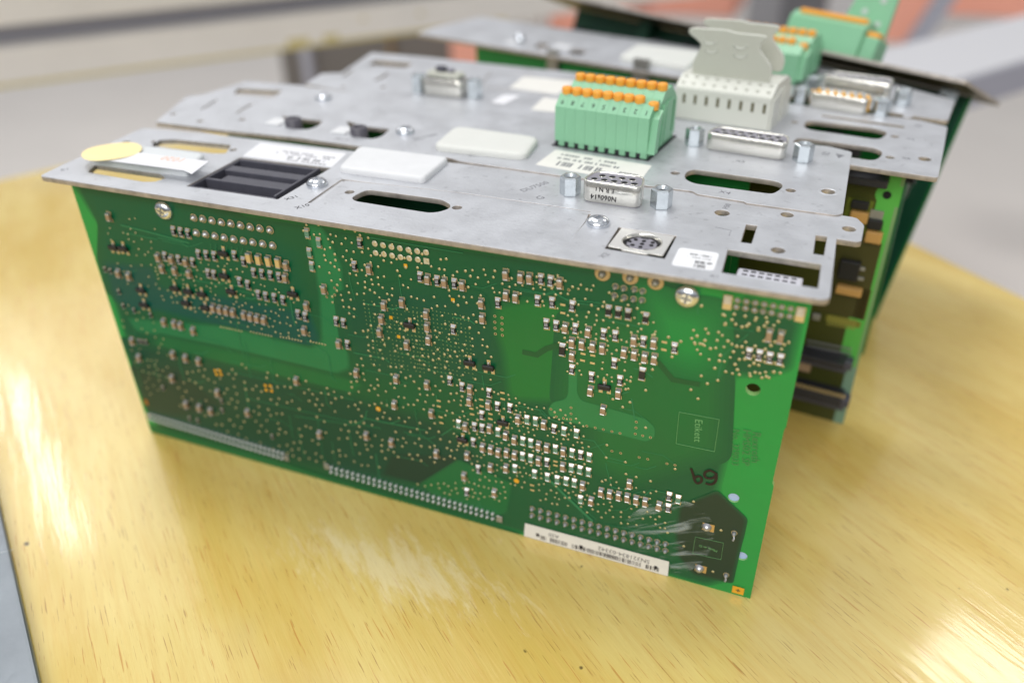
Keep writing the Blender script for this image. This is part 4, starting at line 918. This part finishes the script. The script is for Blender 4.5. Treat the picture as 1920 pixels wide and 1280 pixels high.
# rippled film of varnish near the label with its glare painted as whitish streaks
def film():
    m = bpy.data.materials.new('rippled_varnish_film'); m.use_nodes = True; nt = m.node_tree; N = nt.nodes.new; L = nt.links.new
    for n in list(nt.nodes): nt.nodes.remove(n)
    out = N('ShaderNodeOutputMaterial'); mx = N('ShaderNodeMixShader'); tp = N('ShaderNodeBsdfTransparent'); gl = N('ShaderNodeBsdfPrincipled'); gl.inputs['Roughness'].default_value = .25
    gl.inputs['Base Color'].default_value = (.62, .72, .72, 1)
    tc = N('ShaderNodeTexCoord'); mp = N('ShaderNodeMapping'); mp.inputs['Rotation'].default_value = (0, math.radians(28), 0); L(tc.outputs['Object'], mp.inputs[0])
    mp2 = N('ShaderNodeMapping'); mp2.inputs['Scale'].default_value = (70, 1, 420); L(mp.outputs[0], mp2.inputs[0])
    n = N('ShaderNodeTexNoise'); n.inputs['Scale'].default_value = 1; n.inputs['Detail'].default_value = 4; n.inputs['Distortion'].default_value = .8; L(mp2.outputs[0], n.inputs[0])
    r = N('ShaderNodeMapRange'); r.inputs[1].default_value = .5; r.inputs[2].default_value = .78; r.inputs[3].default_value = 0; r.inputs[4].default_value = .75; L(n.outputs[0], r.inputs[0])
    b_ = N('ShaderNodeBump'); b_.inputs['Strength'].default_value = 1; b_.inputs['Distance'].default_value = .002; L(n.outputs[0], b_.inputs['Height']); L(b_.outputs[0], gl.inputs['Normal'])
    sp = N('ShaderNodeTexNoise'); sp.inputs['Scale'].default_value = 45; L(tc.outputs['Object'], sp.inputs[0]); r2 = N('ShaderNodeMapRange'); r2.inputs[1].default_value = .42; r2.inputs[2].default_value = .6; L(sp.outputs[0], r2.inputs[0])
    mu = N('ShaderNodeMath'); mu.operation = 'MULTIPLY'; L(r.outputs[0], mu.inputs[0]); L(r2.outputs[0], mu.inputs[1])
    L(mu.outputs[0], mx.inputs[0]); L(tp.outputs[0], mx.inputs[1]); L(gl.outputs[0], mx.inputs[2]); L(mx.outputs[0], out.inputs[0]); return m
q = MB(); q.poly([(x, Y0 - .02, z) for x, z in [bp1(p) for p in rounded([(1150, 985), (1240, 925), (1310, 945), (1345, 985), (1325, 1050), (1262, 1086), (1256, 1050), (985, 972), (1080, 960)], 20, 3)]], film()); q.obj('varnish_film', M1)
# ------------------------------------------------------------------ MODULE 2
Z2 = ZT + .5
slotX4 = [(1283, 328), (1288, 321), (1302, 317), (1448, 338), (1466, 343), (1469, 350), (1460, 358), (1448, 364), (1300, 344), (1284, 336)]
o2 = [(292, 229), (350, 181), (380, 178), (462, 152), (560, 160), (912, 207), (1210, 236), (1556, 275), (1597, 285), (1588, 345), (1580, 400), (1568, 403), (1399, 380), (1396, 377.5), (1306, 363), (1300, 358), (1215, 348), (1060, 330), (862, 302), (845, 296), (792, 290), (585, 262), (560, 258), (430, 245), (410, 243)]
k2 = [(528, 217), (556, 221), (606, 226), (598, 236), (578, 243), (545, 242)]; k3 = [(648, 226), (680, 236), (732, 242), (716, 256), (698, 261), (665, 256)]
holes2 = [('p', [(445, 166), (530, 170), (512, 183), (438, 177)], .3), ('p', [(374, 206), (380, 205), (410, 187), (404, 187)], .2), ('p', [(440, 212), (446, 212), (476, 195), (470, 195)], .2),
          ('c', (325, 214), 1.2), ('c', (375, 227), 1.3), ('c', (454, 224), 1.3), ('p', k2, 1.5), ('p', k3, 1.5),
          ('c', (1266, 324.5), 1.45), ('c', (1482.7, 356.8), 1.45), ('c', (1553, 359), 1.9), ('p', slotX4, 3)]
plate(M2F, M2, o2, holes2, z=Z2, r=1.0)
# raised rim round one hole
x, y = px2(M2F, (1553, 359), 2, Z2); q = MB(); q.lathe([(2.0, .0), (2.1, .08), (2.6, .05), (2.7, 0)], (x, y, Z2), 2, ZINC2, 24, False, False); q.obj('hole_collar', M2)
o = MB(); o.box(16, 8, 0, 190, 9.6, 97, G_MID); o.obj('circuit_board', M2)
o = MB(); o.box(12, 30, 12, 190, 31.6, 96.6, G_MID); o.obj('rear_board', M2)
q = MB(); rr = random.Random(4)
for k in range(46):
    x = rr.uniform(20, 180); z = rr.uniform(20, 88); a_, b_, h_ = rr.uniform(2, 9), rr.uniform(2, 7), rr.uniform(1.5, 8); q.box(x, 9.6, z, x + a_, 9.6 + h_, z + b_, rr.choice([ICB, BLACK2, CAPB]))
q.obj('board_components', M2)
# knobs (fibre receivers) in their openings
for p, lbl in (((549, 222), 0), ((672, 238), 1)):
    x, y = px2(M2F, p, 2, Z2 + 2.5); q = MB()
    q.lathe([(2.9, -9), (2.9, -.4), (2.5, 0), (1.7, 0), (1.5, -.3), (1.4, -4)], (x, y, Z2 + 2.6), 2, mat('slate_plastic', (84, 82, 90), .45), 24, True, False); q.lathe([(1.45, -1.2), (1.45, -1.1)], (x, y, Z2 + 2.6), 2, HOLE, 16)
    q.box(x - 3.6, y - 1.2, Z2 - 9, x - 1.8, y + 4, Z2 - .3, BLACK2); q.obj('round_receiver', M2)
    x2, y2 = px2(M2F, (p[0] - 28, p[1] + 8), 2, Z2); q = MB(); q.box(x2 - 3.2, y2 - 3.4, Z2 + .02, x2 + 2.6, y2 + 3.2, Z2 + .5, WHITEP, .2); q.obj('white_tab', M2)
for M, F, p, z, s_ in ((M2, M2F, (607, 186), Z2, 0), (M2, M2F, (760, 249), Z2, 1)):
    x, y = px2(F, p, 2, z); put('pan_head_screw', sm_top, M, (x, y, z), (0, 0, s_))
cap_cover(M2, L2(M2F, [(812, 283), (985, 302), (1012, 268), (855, 246)], Z2), Z2, 2.1, IVORY, 3.6, inset=1.6)
flat_label(M2F, M2, [(1042, 281), (1222, 311), (1202, 338), (1180, 341), (1004, 309)], Z2, PAPER, .4)
print_block(M2F, M2, (1045, 287), (1210, 314), (1020, 308), Z2, [(.0, .14, .75, .06, .4), (.0, .14, .75, .5, .72), (.3, .14, .7, .06, .75), (.6, .34, .6, .12, .62), (.62, .14, .6, .8, .98), (1.0, .2, .6, .5, .95)], INKG, 9)
text(M2, 'X4', 2.7, INKG, (*px2(M2F, (1359, 361), 2, Z2), Z2 + .03), -10, ext=.01); text(M2, 'X3', 2.4, INKG, (*px2(M2F, (1388, 303), 2, Z2), Z2 + .03), -8, ext=.01)
text(M2, 'E2', 2.8, INKG, (*px2(M2F, (1549, 288), 2, Z2), Z2 + .03), 80, ext=.01)
text(M2, 'DU7500', 2.6, INKG, (*px2(M2F, (798, 257), 2, Z2), Z2 + .03), 60, ext=.01); text(M2, 'X8.1 S', 2.0, INKG, (*px2(M2F, (640, 261), 2, Z2), Z2 + .03), 0, ext=.01); text(M2, 'X7', 2.0, INKG, (*px2(M2F, (885, 292), 2, Z2), Z2 + .03), 0, ext=.01)
q = MB(); P = L2(M2F, [(1567, 288), (1584, 292), (1572, 297)], Z2); q.poly([(x, y, Z2 + .03) for x, y in P], INKG); q.obj('printed_triangle', M2)
a = px2(M2F, (1301, 271), 2, Z2); c = px2(M2F, (1504, 301), 2, Z2); hexnut(M2, *a, Z2, rot=.1); hexnut(M2, *c, Z2, rot=.1)
dsub(M2, (a[0] + c[0]) / 2, (a[1] + c[1]) / 2 + .8, Z2, 24.6, math.atan2(c[1] - a[1], c[0] - a[0]), 15, True, flip=True, h=5.4)

def terminal_block(M, F, x0, y0, x1, z, n, depth, zs=1.0, nums=True, last_up=False, rot=0.0, name='terminal_block', short=0):
    e = bpy.data.objects.new(name, None); COL.objects.link(e); e.parent = M; e.location = (x0 * S, y0 * S, z * S); e.rotation_euler = (0, 0, rot)
    Wd = x1 - x0; pit = Wd / n; H = 12.4 * zs
    prof = [(0, 1.8), (0, H), (3.6, H + 3.0 * zs), (8.6, H + 3.6 * zs), (9.2, H + 1.6 * zs), (13, H + 4.6 * zs), (19, H + 5.2 * zs), (depth - .6, H + 1.0), (depth, H), (depth, 1.8)]
    mm = MB()
    for k in range(n): mm.prism(prof, k * pit + .025, (k + 1) * pit - .025, 0, TGREEN)
    for k in range(n): mm.box(k * pit + pit * .35, .3, 0, (k + 1) * pit - .25, depth - .3, 1.85, TGREEN)
    mm.obj('housing', e)
    q = MB(); q.box(-.9, -.5, -.3, Wd + .8, depth + 1.0, .2, BLACK)
    for k in range(n): q.box(k * pit - .1, .5, .2, k * pit + pit * .34, depth - .5, 1.8, BLACK)
    q.obj('socket_strip', e)
    for row, yy, zz in ((0, 4.9, H + 2.8 * zs), (1, 14.6, H + 4.6 * zs)):
        for k in range(n):
            q = MB(); q.lathe([(1.55, 0), (1.62, .9), (1.62, 1.7), (1.45, 2.1), (.9, 2.2)], ((k + .5) * pit + (1.0 if (row == 0 and k == n - 1) else 0), yy, zz - (1.3 if (row == 0 and k == n - 1) else 0)), 2, ORANGE, 14, True, True)
            q.obj('release_button', e)
    if nums:
        q = MB()
        for k in range(n):
            me = text_mesh(str(n - k), 2.3, INK, .01); o = bpy.data.objects.new('pole_number', me); COL.objects.link(o); o.parent = e
            o.matrix_local = Matrix.Translation(Vector(((k + .55) * pit, 1.45, H + 1.28)) * S) @ Matrix.Rotation(math.radians(38), 4, 'X') @ Matrix.Rotation(math.pi, 4, 'Z')
    q = MB()                                 # ribs on the end face
    xw = Wd
    q.prism([(0.2, 1.8), (2.2, H - .5), (5.6, H + 1.4), (3.2, 1.8)], xw + .02, xw + 2.2, 0, TGREEN)
    q.prism([(9.0, 1.8), (11.0, H + 1.2), (12.4, H + 1.2), (10.6, 1.8)], xw + .02, xw + .9, 0, TGREEN)
    q.prism([(6.2, 2.6), (8.2, H - 1), (9.0, H - 1), (7.0, 2.6)], xw + .0, xw + .12, 0, TGREEND)
    q.prism([(depth - 3.8, 3), (depth - 2.8, H), (depth - 1.9, H), (depth - 2.9, 3)], xw + .0, xw + .12, 0, TGREEND)
    q.prism([(13.5, 1.8), (14.5, H + 1.5), (19.5, H + 1.5), (19, 1.8)], xw + .0, xw + .5, 0, TGREEN)
    q.obj('end_ribs', e); return e
x, y = px2(M2F, (1040, 273), 2, Z2); x1, y1 = px2(M2F, (1213, 301), 2, Z2)
terminal_block(M2, M2F, x, y, x1, Z2, 9, 24.5, rot=math.atan2(y1 - y, x1 - x))

# ------------------------------------------------------------------ MODULE 3
Z3 = ZT + .2
o3 = [(572, 158), (604, 138), (640, 137), (697, 99), (785, 106), (1140, 143), (1290, 163), (1450, 190), (1726, 226), (1776, 238), (1768, 285), (1758, 333), (1597, 309), (1480, 290), (1250, 255), (900, 214)]
s1 = [(1507, 233), (1512, 227), (1525, 226), (1640, 240), (1662, 246), (1664, 252), (1652, 260), (1640, 261), (1520, 244), (1508, 239)]
s2 = [(1487, 264), (1495, 259), (1510, 259), (1640, 277), (1654, 283), (1655, 291), (1645, 299), (1632, 301), (1500, 281), (1487, 272)]
slit = [(1541, 215), (1696, 236), (1696, 241), (1540, 219)]
holes3 = [('p', [(702, 113), (776, 119), (760, 127), (690, 122)], .3), ('p', [(700, 152), (707, 152), (731, 138), (725, 137)], .2), ('p', [(640, 144), (646, 144), (664, 130), (659, 130)], .2), ('c', (643, 163), 1.1), ('c', (718, 163), 1.3),
          ('p', s1, 2.6), ('p', s2, 2.6), ('p', slit, .3), ('c', (1490, 229), 1.3), ('c', (1678, 256), 1.4), ('c', (1669, 295), 1.4), ('c', (1734, 298), 1.9), ('c', (1702, 218), 1.6)]
gA = groove(M3F, [(893, 172), (920, 136), (1000, 141), (1075, 149)], .7, Z3); gB = groove(M3F, [(905, 163), (1030, 178)], .6, Z3); gC = groove(M3F, [(914, 211), (975, 217), (1034, 224)], [.5, 1.0, 1.2], Z3)
holes3 += [('l', gA, 0.), ('l', gB, 0.)]
holes3 = [h for h in holes3]
plate(M3F, M3, o3, holes3, z=Z3, r=1.0)
q = MB()
P = L2(M3F, [(880, 176), (915, 132), (1080, 145), (1040, 182)], Z3 - T - .3); q.prism(P, Z3 - T - .9, Z3 - T - .3, 2, ZINC); q.obj('backing_sheet', M3)
q = MB(); P = gC; q.prism([(x, y) for x, y in P], Z3 + .02, Z3 + .1, 2, mat('shadow_gap_seal', (60, 62, 68), .7)); q.obj('rubber_seam', M3)  # dark strip laid on top, painting the shaded gap between two plates
flat_label(M3F, M3, [(982, 144), (1080, 153), (1045, 178), (955, 165)], Z3, PAPER); flat_label(M3F, M3, [(1020, 183), (1060, 188), (1040, 211), (995, 206)], Z3, PAPER)
flat_label(M3F, M3, [(945, 178), (975, 180), (945, 196), (920, 192)], Z3, PAPERG)
text(M3, 'E3', 2.6, INKG, (*px2(M3F, (1722, 236), 2, Z3), Z3 + .03), 75, ext=.01); text(M3, 'X6', 2.0, INKG, (*px2(M3F, (1707, 261), 2, Z3), Z3 + .03), 0, ext=.01); text(M3, 'X5', 2.0, INKG, (*px2(M3F, (1699, 297), 2, Z3), Z3 + .03), 0, ext=.01)
a = px2(M3F, (787, 172), 2, Z3); c = px2(M3F, (890, 182), 2, Z3); hexnut(M3, *a, Z3, h=6.6, r=3.1, rot=.2); hexnut(M3, *c, Z3, h=6.6, r=3.1, rot=.2)
dsub(M3, (a[0] + c[0]) / 2, (a[1] + c[1]) / 2, Z3, 17, math.atan2(c[1] - a[1], c[0] - a[0]), 9, True, flip=True, h=6.2)
mx_, my_ = (a[0] + c[0]) / 2, (a[1] + c[1]) / 2
q = MB(); q.box(mx_ - 7, my_ - 3, Z3 + 6.3, mx_ + 7, my_ + 3, Z3 + 8.4, CREAMD, .5); q.box(mx_ - 3.6, my_ - 1.4, Z3 + 8.4, mx_ + .2, my_ + 1.4, Z3 + 10.2, BLACK2, .3); q.box(mx_ + 1.4, my_ - 1.2, Z3 + 8.4, mx_ + 3.6, my_ + 1.2, Z3 + 9.8, INSUL, .3); q.obj('plugged_coding_piece', M3)
# board facing the viewer
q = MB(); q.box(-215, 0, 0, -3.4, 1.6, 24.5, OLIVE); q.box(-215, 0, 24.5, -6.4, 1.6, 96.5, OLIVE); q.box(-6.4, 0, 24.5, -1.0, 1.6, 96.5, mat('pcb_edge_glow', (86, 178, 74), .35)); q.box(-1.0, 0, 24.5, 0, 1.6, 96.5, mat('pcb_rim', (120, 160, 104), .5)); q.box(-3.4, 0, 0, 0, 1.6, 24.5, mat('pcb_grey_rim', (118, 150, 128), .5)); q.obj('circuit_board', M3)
def b3(p, y=0.0): return px2(M3F, p, 1, y)
def blk(p0, p1, h, m, name, c_=.3, y0=0.0):
    a = b3(p0, -h + y0); b_ = b3(p1, -h + y0); q = MB(); q.box(min(a[0], b_[0]), -h + y0, min(a[1], b_[1]), max(a[0], b_[0]), -.02 + y0, max(a[1], b_[1]), m, c_); return q.obj(name, M3)
GEL = mat('pcb_yellow_green', (96, 106, 28), .4); SG3 = mat('pcb_clear_green', (86, 178, 74), .35)
x, z = b3((1663, 366), -.05); q = MB(); q.lathe([(3.3, 0), (3.3, .03)], (x, -.02, z), 1, SG3, 24); q.lathe([(1.3, .031), (1.3, .04)], (x, -.02, z), 1, HOLE, 18); q.box(x, -.045, z - 3.3, x + 4, -.02, z + 3.3, SG3); q.obj('hole_land', M3)
for p0, p1, m in (((1590, 370), (1625, 440), GEL), ((1560, 440), (1618, 600), mat('pcb_brown_green', (66, 64, 24), .4)), ((1550, 590), (1612, 615), mat('pcb_pale_lands', (120, 118, 42), .4)), ((1612, 540), (1620, 600), mat('pcb_copper_tone', (92, 74, 32), .4))):
    a = b3(p0, 0); b_ = b3(p1, 0); q = MB(); q.box(min(a[0], b_[0]), -.03 - .01 * len(m.name) / 10, min(a[1], b_[1]), max(a[0], b_[0]), -.004, max(a[1], b_[1]), m); q.obj('copper_area', M3)
blk((1560, 325), (1662, 356), 6, BLACK, 'black_connector'); blk((1597, 376), (1627, 396), 2.0, ICB, 'integrated_circuit'); blk((1595, 396), (1624, 422), 2.2, mat('tan_capacitor', (196, 152, 88), .45), 'tan_capacitor')
blk((1628, 412), (1652, 434), 1.6, ICB, 'integrated_circuit'); blk((1624, 434), (1650, 460), 2.4, MATS['tan_capacitor'], 'tan_capacitor'); blk((1576, 488), (1606, 530), 2.6, ICB, 'voltage_regulator')
blk((1607, 500), (1621, 509), .8, SOLDERD, 'regulator_tab', .1); blk((1605, 519), (1619, 527), .8, SOLDERD, 'regulator_tab', .1); blk((1568, 536), (1613, 560), 2.8, MATS['tan_capacitor'], 'tan_capacitor')
for k in range(4): blk((1633 + k * 6, 393 + k), (1636 + k * 6, 410 + k), .5, SOLDERD, 'chip_lead', .05)
q = MB()
for k in range(10):
    a = b3((1556 + k * 5.4, 590 + k * 1), 0); q.box(a[0] - .25, -.06, a[1] - 4, a[0] + .25, -.045, a[1], mat('yellow_land', (146, 144, 66), .5))
for k in range(15):
    for j in range(2): a = b3((1516 + k * 5.6, 638 + k * 1.1 + j * 9), 0); q.lathe([(.45, 0), (.45, .5)], (a[0], 0, a[1]), 1, SOLDERD, 8)
q.obj('pin_lands', M3)
blk((1524, 588), (1536, 602), 1.2, SOLDERD, 'small_capacitor', .2)
for (p0, p1) in (((1480, 655), (1586, 700)), ((1470, 716), (1580, 770))):
    blk((p0[0], p0[1] + 4), (p1[0] - 6, p1[1] - 6), 7, BLACK, 'board_connector', .15); blk((p0[0], p0[1] - 3), (p1[0], p1[1] + 1), 3.2, BLACK2, 'connector_flange', .15)
    blk((p1[0] - 3, p1[1] - 22), (p1[0] + 9, p1[1] - 4), 4.6, BLACK2, 'connector_latch', .3)
a = b3((1500, 716), -7); q = MB()
for k in range(22): q.box(a[0] - 12 + k * 1.27, -7.2, a[1] - 2.0, a[0] - 12 + k * 1.27 + .6, -6.9, a[1] - .6, PAD)
q.obj('contact_comb', M3)
q = MB(); rr = random.Random(8)
for k in range(60):
    x = -rr.uniform(18, 205); z = rr.uniform(8, 92); h_ = rr.uniform(1, 6); q.box(x, -h_, z, x + rr.uniform(2, 10), -.02, z + rr.uniform(2, 7), rr.choice([ICB, BLACK2, CAPB, ICB]))
q.obj('board_components', M3)
# ivory connector with two handles
x, y = px2(M3F, (1268, 222), 2, Z3); x1, y1 = px2(M3F, (1438, 247), 2, Z3); x2, y2 = px2(M3F, (1470, 213), 2, Z3)
e = bpy.data.objects.new('ivory_connector', None); COL.objects.link(e); e.parent = M3; e.location = (x * S, y * S, Z3 * S); e.rotation_euler = (0, 0, math.atan2(y1 - y, x1 - x)); Wd = math.hypot(x1 - x, y1 - y); Dp = 24.0
q = MB(); H = 12.6
q.prism(rounded([(0, 0), (0, H - 2.0), (.6, H - 1.4), (5.4, H + 1.2), (Dp - 5.4, H + 1.2), (Dp - .4, H - 1.2), (Dp, H - 2), (Dp, 0)], .5, 3), -1.2, Wd, 0, CREAMP)
q.prism([(.8, 0), (.8, H - 3), (Dp * .42, H - 1), (Dp * .42, 0)], Wd + .01, Wd + .7, 0, CREAMP); q.prism([(Dp * .55, 0), (Dp * .55, H - 1), (Dp - .8, H - 3), (Dp - .8, 0)], Wd + .01, Wd + .7, 0, CREAMP); q.obj('housing', e)
q = MB()
for k in range(8): xx = 1.6 + k * (Wd - 4.0) / 7.0; q.box(xx, -.04, 5.6, xx + .95, .1, 8.6, mat('slot_brown', (88, 82, 48), .7))
q.box(-1.2, -.03, 9.0, Wd, .05, 9.15, CREAMD); q.obj('side_slots', e)
q = MB()
for j in range(4):
    for k in range(9):
        yy = (2.0, 4.6, Dp - 6.6, Dp - 4)[j]; xx = .6 + k * (Wd - 2.4) / 8; zt = H - 1.4 + min(1, max(0, (min(yy, Dp - yy) - .6) / 4.8)) * 2.6
        q.lathe([(.65, .03), (.62, .035)], (xx, yy, zt + .1), 2, CREAMD, 10)
q.obj('wire_entries', e)
def handle(y0, thick=1.3, sc=1.0, dx=0, lift=0.0):
    h0 = H + 1.1; w_ = Wd * .72; X0 = dx; kz = .70 
    pts = [(0, 0), (-.4, 5), (1.6, 11.5), (2.0, 14), (0, 16.2), (-2.6, 18.4), (-2.9, 20.0), (-1.0, 20.6), (w_ * .45, 20.9), (w_ * .55, 20.1), (w_ * .92, 20.0), (w_ * 1.0, 19.8), (w_ * 1.0, 18.8), (w_ * .93, 16.4), (w_ * .93, 13.8), (w_ * 1.02, 10.8), (w_ * 1.12, 7.5), (w_ * 1.15, 4), (w_ * 1.13, 0)]
    q = MB(); O = rounded(pts, 1.1, 4); 
    me = curve_mesh('lever_handle', [[(a + X0, c_ * kz + h0 + lift) for a, c_ in O]], thick, [CREAMD, CREAMP], .3); o = put('lever_handle', me, e, (0, y0, 0)); o.rotation_euler = (math.radians(90), 0, 0)
    for u, v in ((4.4, 16.2), (w_ * .66, 15.6), (5.4, 12.4), (w_ * .68, 11.6)):
        q = MB(); n = 14
        pts3 = [(X0 + u + 2.1 * math.cos(math.pi + math.pi * k / n), y0 - thick / 2 - .02, h0 + lift + v * kz + 1.2 * math.sin(math.pi + math.pi * k / n)) for k in range(n + 1)]
        q.tube(pts3, .35, CREAMP, 6); q.obj('moulded_grip_arc', o if 0 else e)
handle(7.2, dx=2.2); handle(Dp - 5.0, dx=3.0, lift=1.0)

# ------------------------------------------------------------------ MODULE 5 (fourth)
Z5 = ZT
a_w = L2(M5F, [(783, 63), (905, 28)], Z5)
def out5():
    A = np.array(a_w[0]); 
    return [(A[0], 0.5), (-150, .2), (0, 0), (8, 1), (4, 27), (-15, 35), (-37, 42), (-56, 49), (-238, 50), (A[0] - 2, 14)]
sp = [rounded(out5(), 1.5)]
for p in ([(1012, 80), (1030, 83), (1022, 93), (1000, 90)], [(1075, 92), (1100, 95), (1092, 104), (1064, 101)]): sp.append(rounded(L2(M5F, p, Z5), 1))
sp.append(circ(px2(M5F, (975, 82), 2, Z5), 1.6))
put('faceplate', curve_mesh('faceplate', sp, T, [ZINC, EDGE]), M5, (0, 0, Z5 - T / 2))
bx0 = hit(M5F, (893, 100), 1, 3)[0]; q = MB(); q.box(bx0, 3, 0, 0, 4.6, 96.5, G_MID); q.obj('circuit_board', M5)
q = MB(); rr = random.Random(15)
for k in range(70):
    x = rr.uniform(bx0 + 12, -4); z = rr.uniform(20, 95); h_ = rr.uniform(1, 3); q.box(x, 3 - h_, z, x + rr.uniform(2, 10), 3, z + rr.uniform(2, 9), rr.choice([ICB, BLACK2, ICB, SOLDERD]))
q.obj('board_components', M5)
x, y = px2(M5F, (975, 76), 2, Z5 + 1); q = MB(); q.lathe([(2.2, 0), (2.2, 3.6), (1.2, 4)], (x, y, Z5), 2, SCREW, 20); q.obj('knurled_post', M5)
x, y = px2(M5F, (955, 84), 2, Z5); q = MB(); q.box(x - 4, y + 1, Z5 + .02, x + 3, y + 6, Z5 + .5, WHITEP); q.obj('white_tab', M5); x, y = px2(M5F, (1050, 92), 2, Z5); q = MB(); q.box(x - 5, y + 1, Z5 + .02, x + 4, y + 6, Z5 + .5, WHITEP); q.obj('white_tab', M5)
cap_cover(M5, L2(M5F, [(1160, 115), (1290, 135), (1330, 108), (1195, 92)], Z5), Z5, 2.4, IVORY, 3)
x, y = px2(M5F, (1432, 150), 2, Z5); x1, y1 = px2(M5F, (1498, 163), 2, Z5)
terminal_block(M5, M5F, x1 - 36, y - 1.0, x1 - 2, Z5, 9, 24, nums=False, rot=0, zs=.9)
for (pa, pc, fem, hh) in (((1500, 193), (1650, 216), False, 5.5), ((1522, 172), (1690, 196), True, 7.5)):
    a = px2(M5F, pa, 2, Z5); c = px2(M5F, pc, 2, Z5); an = math.atan2(c[1] - a[1], c[0] - a[0]); k = 33.3 / math.hypot(c[0] - a[0], c[1] - a[1])
    mx_, my_ = (a[0] + c[0]) / 2, (a[1] + c[1]) / 2; Lx = math.hypot(c[0] - a[0], c[1] - a[1])
    hexnut(M5, *a, Z5, h=5.5, rot=.2); hexnut(M5, *c, Z5, h=5.5, rot=.2)
    dsub(M5, mx_, my_, Z5, Lx - 7.5, an, 15, fem, flip=True, h=hh)

# ------------------------------------------------------------------ MODULE 4 (leaning)
q = MB(); q.box(-210, 0, 0, -1.0, 1.6, 96, G_DARK); q.box(-1.0, 0, 0, 0, 1.6, 96, G_MID); q.obj('circuit_board', M4)
sp = [rounded([(-223, -35.5), (6, -35.5), (6, 19.5), (-223, 19.5)], [1, 1.5, 1.5, 1])]
put('faceplate', curve_mesh('faceplate', sp, T, [SHADESTEEL, EDGE]), M4, (0, 0, 98 - T / 2))
q = MB(); rr = random.Random(31)
for k in range(60):
    x = rr.uniform(-205, -12); z = rr.uniform(3, 88); h_ = rr.uniform(2, 20 if z > 40 else 8); q.box(x, -h_, z, x + rr.uniform(3, 14), -.02, z + rr.uniform(3, 10), rr.choice([ICB, BLACK2, BLACK, G_DARK]))
q.obj('board_components', M4)
q = MB(); q.box(-10, -8, 74, -3, -6.8, 96.4, HEXM, .3); q.box(-9.9, -6.8, 74.2, -3.1, 0, 76, HEXM); q.lathe([(1.2, 0), (1.2, .3)], (-6.5, -8, 82), 1, HOLE, 14); q.obj('angle_bracket', M4)
q = MB(); q.lathe([(2.2, 0), (2.2, 3.5), (1.4, 4.2)], (-6, -14, 91), 1, SCREW, 18); q.obj('bracket_screw', M4)
q = MB(); q.box(-18, -5, 52, -8, -.1, 60, SOLDERD, .3); q.obj('metal_can', M4)
# green connectors on its top face
a = hit(M4F, (1462, 80), 1, -34); c = hit(M4F, (1600, 108), 1, -34)
e = bpy.data.objects.new('green_connector', None); COL.objects.link(e); e.parent = M4; e.location = (a[0] * S, -33 * S, 98.05 * S)
Wc = c[0] - a[0]; q = MB(); q.prism([(0, 0), (0, 11), (4, 14), (9, 14), (14, 10), (14, 0)], 0, Wc, 0, TGREEN); q.obj('housing', e)
q = MB(); q.box(2.5, 1.6, 12.6, Wc - 1.0, 4.4, 14.6, ORANGE, .4); q.obj('orange_levers', e)
q = MB(); q.box(Wc + .1, 1, 0, Wc + 6.5, 12, 8.5, TGREEN, .5); q.box(Wc + .6, 2, 8.5, Wc + 5.5, 7, 10.5, ORANGE, .3); q.obj('end_pole', e)
q = MB(); x0 = Wc * .45; q.prism([(x0, 8), (x0 + 6, 34), (Wc + 2, 34), (Wc + 3.0, 8)], 14.1, 16, 1, TGREEN)
q.obj('upright_flange', e)
q = MB()
for u, v in ((x0 + 9, 19), (x0 + 15, 24), (x0 + 16, 15)): q.lathe([(1.3, 0), (1.3, .2)], (u, 14.1, v), 1, mat('pale_hole', (190, 200, 194), .6), 14)
q.obj('flange_holes', e)
